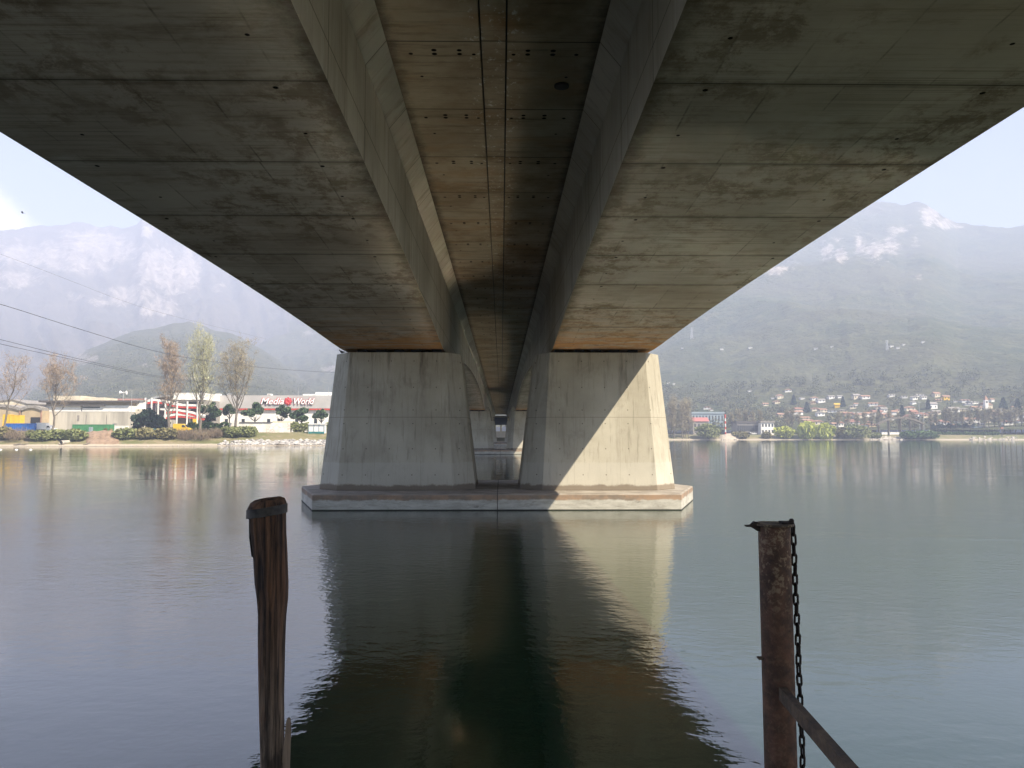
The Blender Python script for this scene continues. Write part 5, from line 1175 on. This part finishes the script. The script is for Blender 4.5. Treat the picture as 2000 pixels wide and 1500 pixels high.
# ---------------------------------------------------------------- hillside village: every house stands on the slope
VH = [(1382, 800, 12, 'roof_terra', 'white', 5), (1390, 803, 7, 'roof_terra', 'white', 4), (1467, 765, 7, 'roof_grey', 'white', 3), (1511, 780, 5, 'roof_grey', 'white', 4), (1526, 779, 11, 'roof_terra', 'cream', 8), (1542, 767, 11, 'roof_terra', 'white', 6), (1570, 780, 8, 'roof_grey', 'white', 4),
      (1520, 789, 10, 'roof_terra', 'cream', 5), (1497, 794, 9, 'roof_terra', 'cream', 6), (1468, 818, 12, 'roof_terra', 'cream', 6), (1528, 816, 12, 'roof_terra', 'tan', 8), (1594, 783, 11, 'roof_terra', 'white', 7), (1607, 787, 13, 'roof_grey', 'white', 7), (1627, 779, 11, 'roof_grey', 'white', 6), (1643, 778, 8, 'roof_grey', 'white', 5),
      (1595, 803, 14, 'roof_red', 'cream', 6), (1605, 813, 13, 'roof_grey', 'white', 8), (1637, 797, 8, 'yellow', 'yellow', 8), (1590, 790, 9, 'roof_terra', 'tan', 5), (1668, 799, 10, 'roof_grey', 'cream', 7), (1676, 779, 11, 'roof_grey', 'cream', 9), (1694, 780, 14, 'roof_terra', 'white', 7), (1708, 793, 14, 'roof_terra', 'white', 6), (1674, 793, 6, 'roof_terra', 'white', 5),
      (1660, 813, 16, 'roof_red', 'tan', 7), (1681, 817, 17, 'roof_terra', 'cream', 9), (1697, 815, 12, 'roof_terra', 'white', 9), (1711, 813, 10, 'roof_terra', 'white', 9), (1665, 826, 18, 'roof_red', 'pink', 6), (1701, 829, 8, 'roof_terra', 'tan', 6), (1723, 800, 16, 'roof_terra', 'cream', 8), (1729, 806, 10, 'roof_grey', 'white', 9), (1745, 775, 10, 'roof_grey', 'white', 5), (1770, 778, 10, 'roof_grey', 'white', 4),
      (1781, 803, 16, 'roof_terra', 'cream', 8), (1788, 815, 11, 'roof_red', 'tan', 13), (1790, 781, 10, 'roof_grey', 'white', 7), (1800, 775, 12, 'roof_grey', 'white', 5), (1808, 780, 9, 'roof_grey', 'white', 6), (1788, 790, 8, 'roof_grey', 'white', 6), (1825, 799, 15, 'roof_grey', 'white', 12), (1834, 776, 11, 'roof_terra', 'cream', 9), (1836, 785, 9, 'roof_terra', 'tan', 5), (1852, 781, 11, 'roof_terra', 'yellow', 8), (1869, 786, 9, 'roof_grey', 'white', 3),
      (1889, 786, 13, 'roof_terra', 'white', 5), (1896, 792, 14, 'roof_grey', 'white', 4), (1907, 789, 16, 'roof_grey', 'white', 5), (1886, 804, 18, 'roof_grey', 'cream', 6), (1912, 802, 16, 'roof_terra', 'cream', 8), (1890, 823, 10, 'roof_terra', 'cream', 7), (1832, 810, 13, 'roof_grey', 'cream', 8), (1942, 785, 7, 'roof_terra', 'white', 6), (1990, 800, 14, 'roof_terra', 'cream', 6),
      (1335, 681, 4, 'roof_grey', 'white', 2), (1413, 684, 5, 'roof_grey', 'white', 3), (1470, 681, 6, 'roof_grey', 'white', 3), (1598, 683, 6, 'roof_grey', 'white', 3), (1630, 679, 5, 'roof_grey', 'white', 3), (1748, 678, 6, 'roof_grey', 'white', 3), (1760, 681, 5, 'roof_grey', 'white', 3), (1772, 675, 6, 'roof_grey', 'white', 3), (1810, 670, 5, 'roof_grey', 'white', 3), (1318, 751, 4, 'roof_grey', 'white', 3), (1307, 750, 4, 'roof_grey', 'white', 3)]
hr_ = random.Random(77)
for q in range(48):
    px = 1545+q*9.9+hr_.uniform(-5, 5); w_ = hr_.uniform(8, 19); VH.append((round(px), hr_.choice((806, 811, 816, 821, 826, 831, 834)), round(w_, 1), hr_.choice(('roof_terra', 'roof_terra', 'roof_grey', 'roof_red')), hr_.choice(('white', 'cream', 'cream', 'tan', 'white')), round(hr_.uniform(5, 10), 1)))
RN = {'roof_terra': 'terracotta', 'roof_red': 'red', 'roof_grey': 'grey', 'yellow': 'yellow'}; WN = {'tan': 'ochre', 'pink': 'rose'}
def vlabel(v):
    px, pb, w_, rf, wl, hh = v; sz = 'long' if w_/hh > 2.2 else 'tall' if hh >= w_*.85 else 'small' if w_ < 9 else 'broad'; tier = 'far up the slope' if pb < 700 else 'high' if pb < 783 else 'midway up' if pb < 801 else 'low'
    n = min(NEAR, key=lambda q: abs(q[0]-px)); return (f'{sz} {WN.get(wl, wl)} house with {RN[rf]} roof', tier, n)
keys = {}
for v in VH:
    a, tr, n = vlabel(v); keys.setdefault((a, tr, n[1]), []).append(v[0])
for v in VH:
    px, pb, wpx, rf, wl, hpx = v; p = hit(px, pb); a, tr, n = vlabel(v); ks = sorted(keys[(a, tr, n[1])])
    lb = f'{a} {tr} above the {n[1]}' if tr != 'far up the slope' else f'{a} {tr} over the {n[1]}'
    if len(ks) > 1: lb = f'{("leftmost", "second", "third", "fourth", "fifth", "sixth", "seventh")[ks.index(px)]} {lb}'
    Yq = p.y; sc = Yq/FPX; W_ = wpx*sc*.56; hh = hpx*sc*1.15; t = thing('village_house', lb, 'house', p, gr.uniform(-.25, .25), 'houses on the hillside'); dep = W_*1.5
    hw = hh*.68; MB().box(-W_, W_, 0, dep, -4, hw).build('wall', M[wl], t); ov = .5
    if gr.random() < .6: MB().prism([(-ov, hw+.003), (dep+ov, hw+.003), (dep/2, hh)], -W_-ov, W_+ov, axis='x').build('roof', M[rf], t)
    else: MB().prism([(-W_-ov, hw+.003), (W_+ov, hw+.003), (0, hh)], -ov, dep+ov).build('roof', M[rf], t)
    nf = max(1, int(hw/3)); nx_ = max(2, int(W_*2/3.4))
    if wpx >= 9:
        for f in range(nf):
            for q in range(nx_):
                xx = -W_+(q+.5)*2*W_/nx_; MB().box(xx-.38, xx+.38, -.05, -.003, f*hw/nf+1.0, f*hw/nf+2.1).build('window', M['glass'], t)
# church
p = hit(1930, 800); sc = p.y/FPX; t = thing('church', 'white church with slim belfry tower and pointed spire near the right edge', 'church', p); w_ = 3.2*sc
MB().box(-w_, w_, 0, 2*w_, -3, 19*sc).build('tower', M['white'], t); MB().add([(-w_*1.1, -.1*w_, 19*sc+.01), (w_*1.1, -.1*w_, 19*sc+.01), (w_*1.1, 2.1*w_, 19*sc+.01), (-w_*1.1, 2.1*w_, 19*sc+.01), (0, w_, 28*sc)], [(3, 2, 1, 0), (0, 1, 4), (1, 2, 4), (2, 3, 4), (3, 0, 4)]).build('spire', M['roof_terra'], t)
MB().box(-w_*.45, w_*.45, -.08, -.004, 13*sc, 17*sc).build('belfry_opening', M['dark'], t); MB().box(w_+.05, 13*sc, 1, 14, -3, 10*sc).build('nave', M['cream'], t); MB().prism([(.5, 10*sc+.01), (14.5, 10*sc+.01), (7.5, 15*sc)], w_+.06, 13.4*sc, axis='x').build('roof', M['roof_terra'], t)
# conifers in the village
for i, (px, pb, pt, wq, lb) in enumerate(((1962, 800, 779, 18, 'dark wide cedar right of the church tower'), (1990, 803, 781, 16, 'dark cedar nearest the right edge behind the plane trees'), (1717, 822, 801, 9, 'dark cypress left of the arched footbridge roofs'), (1763, 815, 794, 12, 'dark conifer above the arched footbridge'), (1648, 795, 777, 10, 'dark conifer between white houses above the pale green tree'), (1815, 800, 783, 9, 'dark conifer beside the tall lamp mast'), (1552, 790, 773, 12, 'dark conifer behind the willow bush'), (1577, 806, 788, 14, 'dark conifer above the left willow'))):
    p = hit(px, pb); sc = p.y/FPX; h = (pb-pt)*sc; r_ = wq*sc/2; t = thing('conifer', lb, 'tree', p, 0, 'dark conifers in the village'); g = np.random.default_rng(400+i); n = 900; u = g.random(n)**.8; a = g.uniform(0, 6.28, n); rr = r_*(1-u*.92)*np.sqrt(g.random(n))
    P = np.stack([rr*np.cos(a), rr*np.sin(a), u*h+.5], -1); A = g.normal(size=(n, 3)); A /= np.linalg.norm(A, axis=1)[:, None]; B = np.cross(A, g.normal(size=(n, 3))); B /= np.linalg.norm(B, axis=1)[:, None]; s = g.uniform(.4, 1.0, (n, 1))
    npmesh('crown', np.stack([P-A*s, P-B*s, P+A*s, P+B*s], 1).reshape(-1, 3), np.arange(n*4).reshape(n, 4), M['conif'], t); MB().tube([(0, 0, -1), (0, 0, h*.8)], [.35, .08], 6).build('trunk', M['bark_d'], t)
# pylons on the slope
for px, pb, pt, lb in ((1354, 662, 640, 'thin lattice pylon on the slope close above the bridge pier'), (1738, 683, 664, 'thin lattice pylon on the slope above the arched footbridge')):
    p = hit(px, pb); sc = p.y/FPX; h = (pb-pt)*sc; t = thing('pylon', lb, 'pylon', p, 0, 'pylons on the right mountain'); b = MB(); w0 = h*.11
    for sx in (-1, 1):
        for sy in (-1, 1): b.tube([(sx*w0, sy*w0, -1), (sx*w0*.18, sy*w0*.18, h)], .22, 4)
    for k in range(7):
        z0, z1 = h*k/7, h*(k+1)/7; a, c = w0*(1-.82*k/7), w0*(1-.82*(k+1)/7)
        for sy in (-1, 1): b.tube([(-a, sy*a, z0), (c, sy*c, z1)], .14, 4); b.tube([(a, sy*a, z0), (-c, sy*c, z1)], .14, 4)
    b.build('lattice', M['steel'], t); b = MB()
    for f in (.72, .84, .95): b.tube([(-w0*1.6, 0, h*f), (w0*1.6, 0, h*f)], .2, 4)
    b.build('cross_arm', M['steel'], t)
# ---------------------------------------------------------------- woods on the lower slopes (masses, no single tree counts)
def woods(name, px0, px1, r0, r1, ncrown, mat, seed, zf, smin, smax, nl=26, clear=None):
    g = np.random.default_rng(seed); az = g.uniform(azof(px0), azof(px1), ncrown); u = g.random(ncrown)**1.1; rr = r0+(r1-r0)*u; z = zf(az, rr)
    if clear is not None:
        keep = np.ones(ncrown, bool)
        for ca, cr_, cw in clear: keep &= ~((np.abs(az-ca)*rr < cw) & (rr > cr_-28) & (rr < cr_+12))
        az, rr, z = az[keep], rr[keep], z[keep]; ncrown = len(az)
    s = g.uniform(smin, smax, ncrown); Cn = np.stack([cam.location.x+rr*np.sin(az), rr*np.cos(az), z+s*.5], -1); n = ncrown*nl
    P = g.normal(size=(n, 3)); P /= np.linalg.norm(P, axis=1)[:, None]; P *= (g.random((n, 1))**.4); S = np.repeat(s, nl)[:, None]; P = P*S*np.array([.62, .62, .75])+np.repeat(Cn, nl, 0)
    A = g.normal(size=(n, 3)); A /= np.linalg.norm(A, axis=1)[:, None]; B = np.cross(A, g.normal(size=(n, 3))); B /= np.linalg.norm(B, axis=1)[:, None]; q = S*g.uniform(.05, .12, (n, 1))
    return tag(npmesh(name, np.stack([P-A*q, P-B*q, P+A*q, P+B*q], 1).reshape(-1, 3), np.arange(n*4).reshape(n, 4), mat), kind='stuff')
def zright(az, rr):
    T = (rr-540)/(2450-540); return MT['wooded_mountain47'](az, T)[1]
M['woods'] = leafmat('wood_crowns', (.085, .10, .05), (.135, .14, .07)); M['woods_g'] = leafmat('grey_wood_crowns', (.12, .12, .07), (.165, .16, .09))
CLR = [(math.atan2(o.location.x-cam.location.x, o.location.y), math.hypot(o.location.x-cam.location.x, o.location.y), 9) for o in C.objects if o.get('category') in ('house', 'church', 'pylon')]
woods('wood', 1290, 2080, 560, 800, 620, M['woods'], 21, zright, 4, 7, 80, CLR); woods('bare_wood', 1290, 2080, 556, 720, 520, M['woods_g'], 22, zright, 3.5, 6.5, 80, CLR)
def zleft(az, rr): T = (rr-520)/(1500-520); return MT['wooded_hill31'](az, T)[1]
woods('hill_wood', -60, 760, 540, 1300, 2000, M['woods'], 24, zleft, 3.5, 7, 50)
woods('shore_wood', -60, 640, 340, 480, 160, M['woods_g'], 25, lambda a, r: ground_z(a, r), 3, 5, 50)
# ================================================================ AIR
hz = NT('haze_air'); hz.n.remove(hz.b)
pv = hz.n.new('ShaderNodeVolumePrincipled'); pv.inputs['Color'].default_value = (.66, .74, 1.0, 1); pv.inputs['Density'].default_value = HAZE
pv.inputs['Anisotropy'].default_value = 0.0
hz.l.new(pv.outputs[0], [n for n in hz.n if n.type == 'OUTPUT_MATERIAL'][0].inputs['Volume'])
b = MB().box(-9000, 9000, -700, 8500, -12, 930); o = b.build('haze', hz.mat); tag(o, kind='stuff')
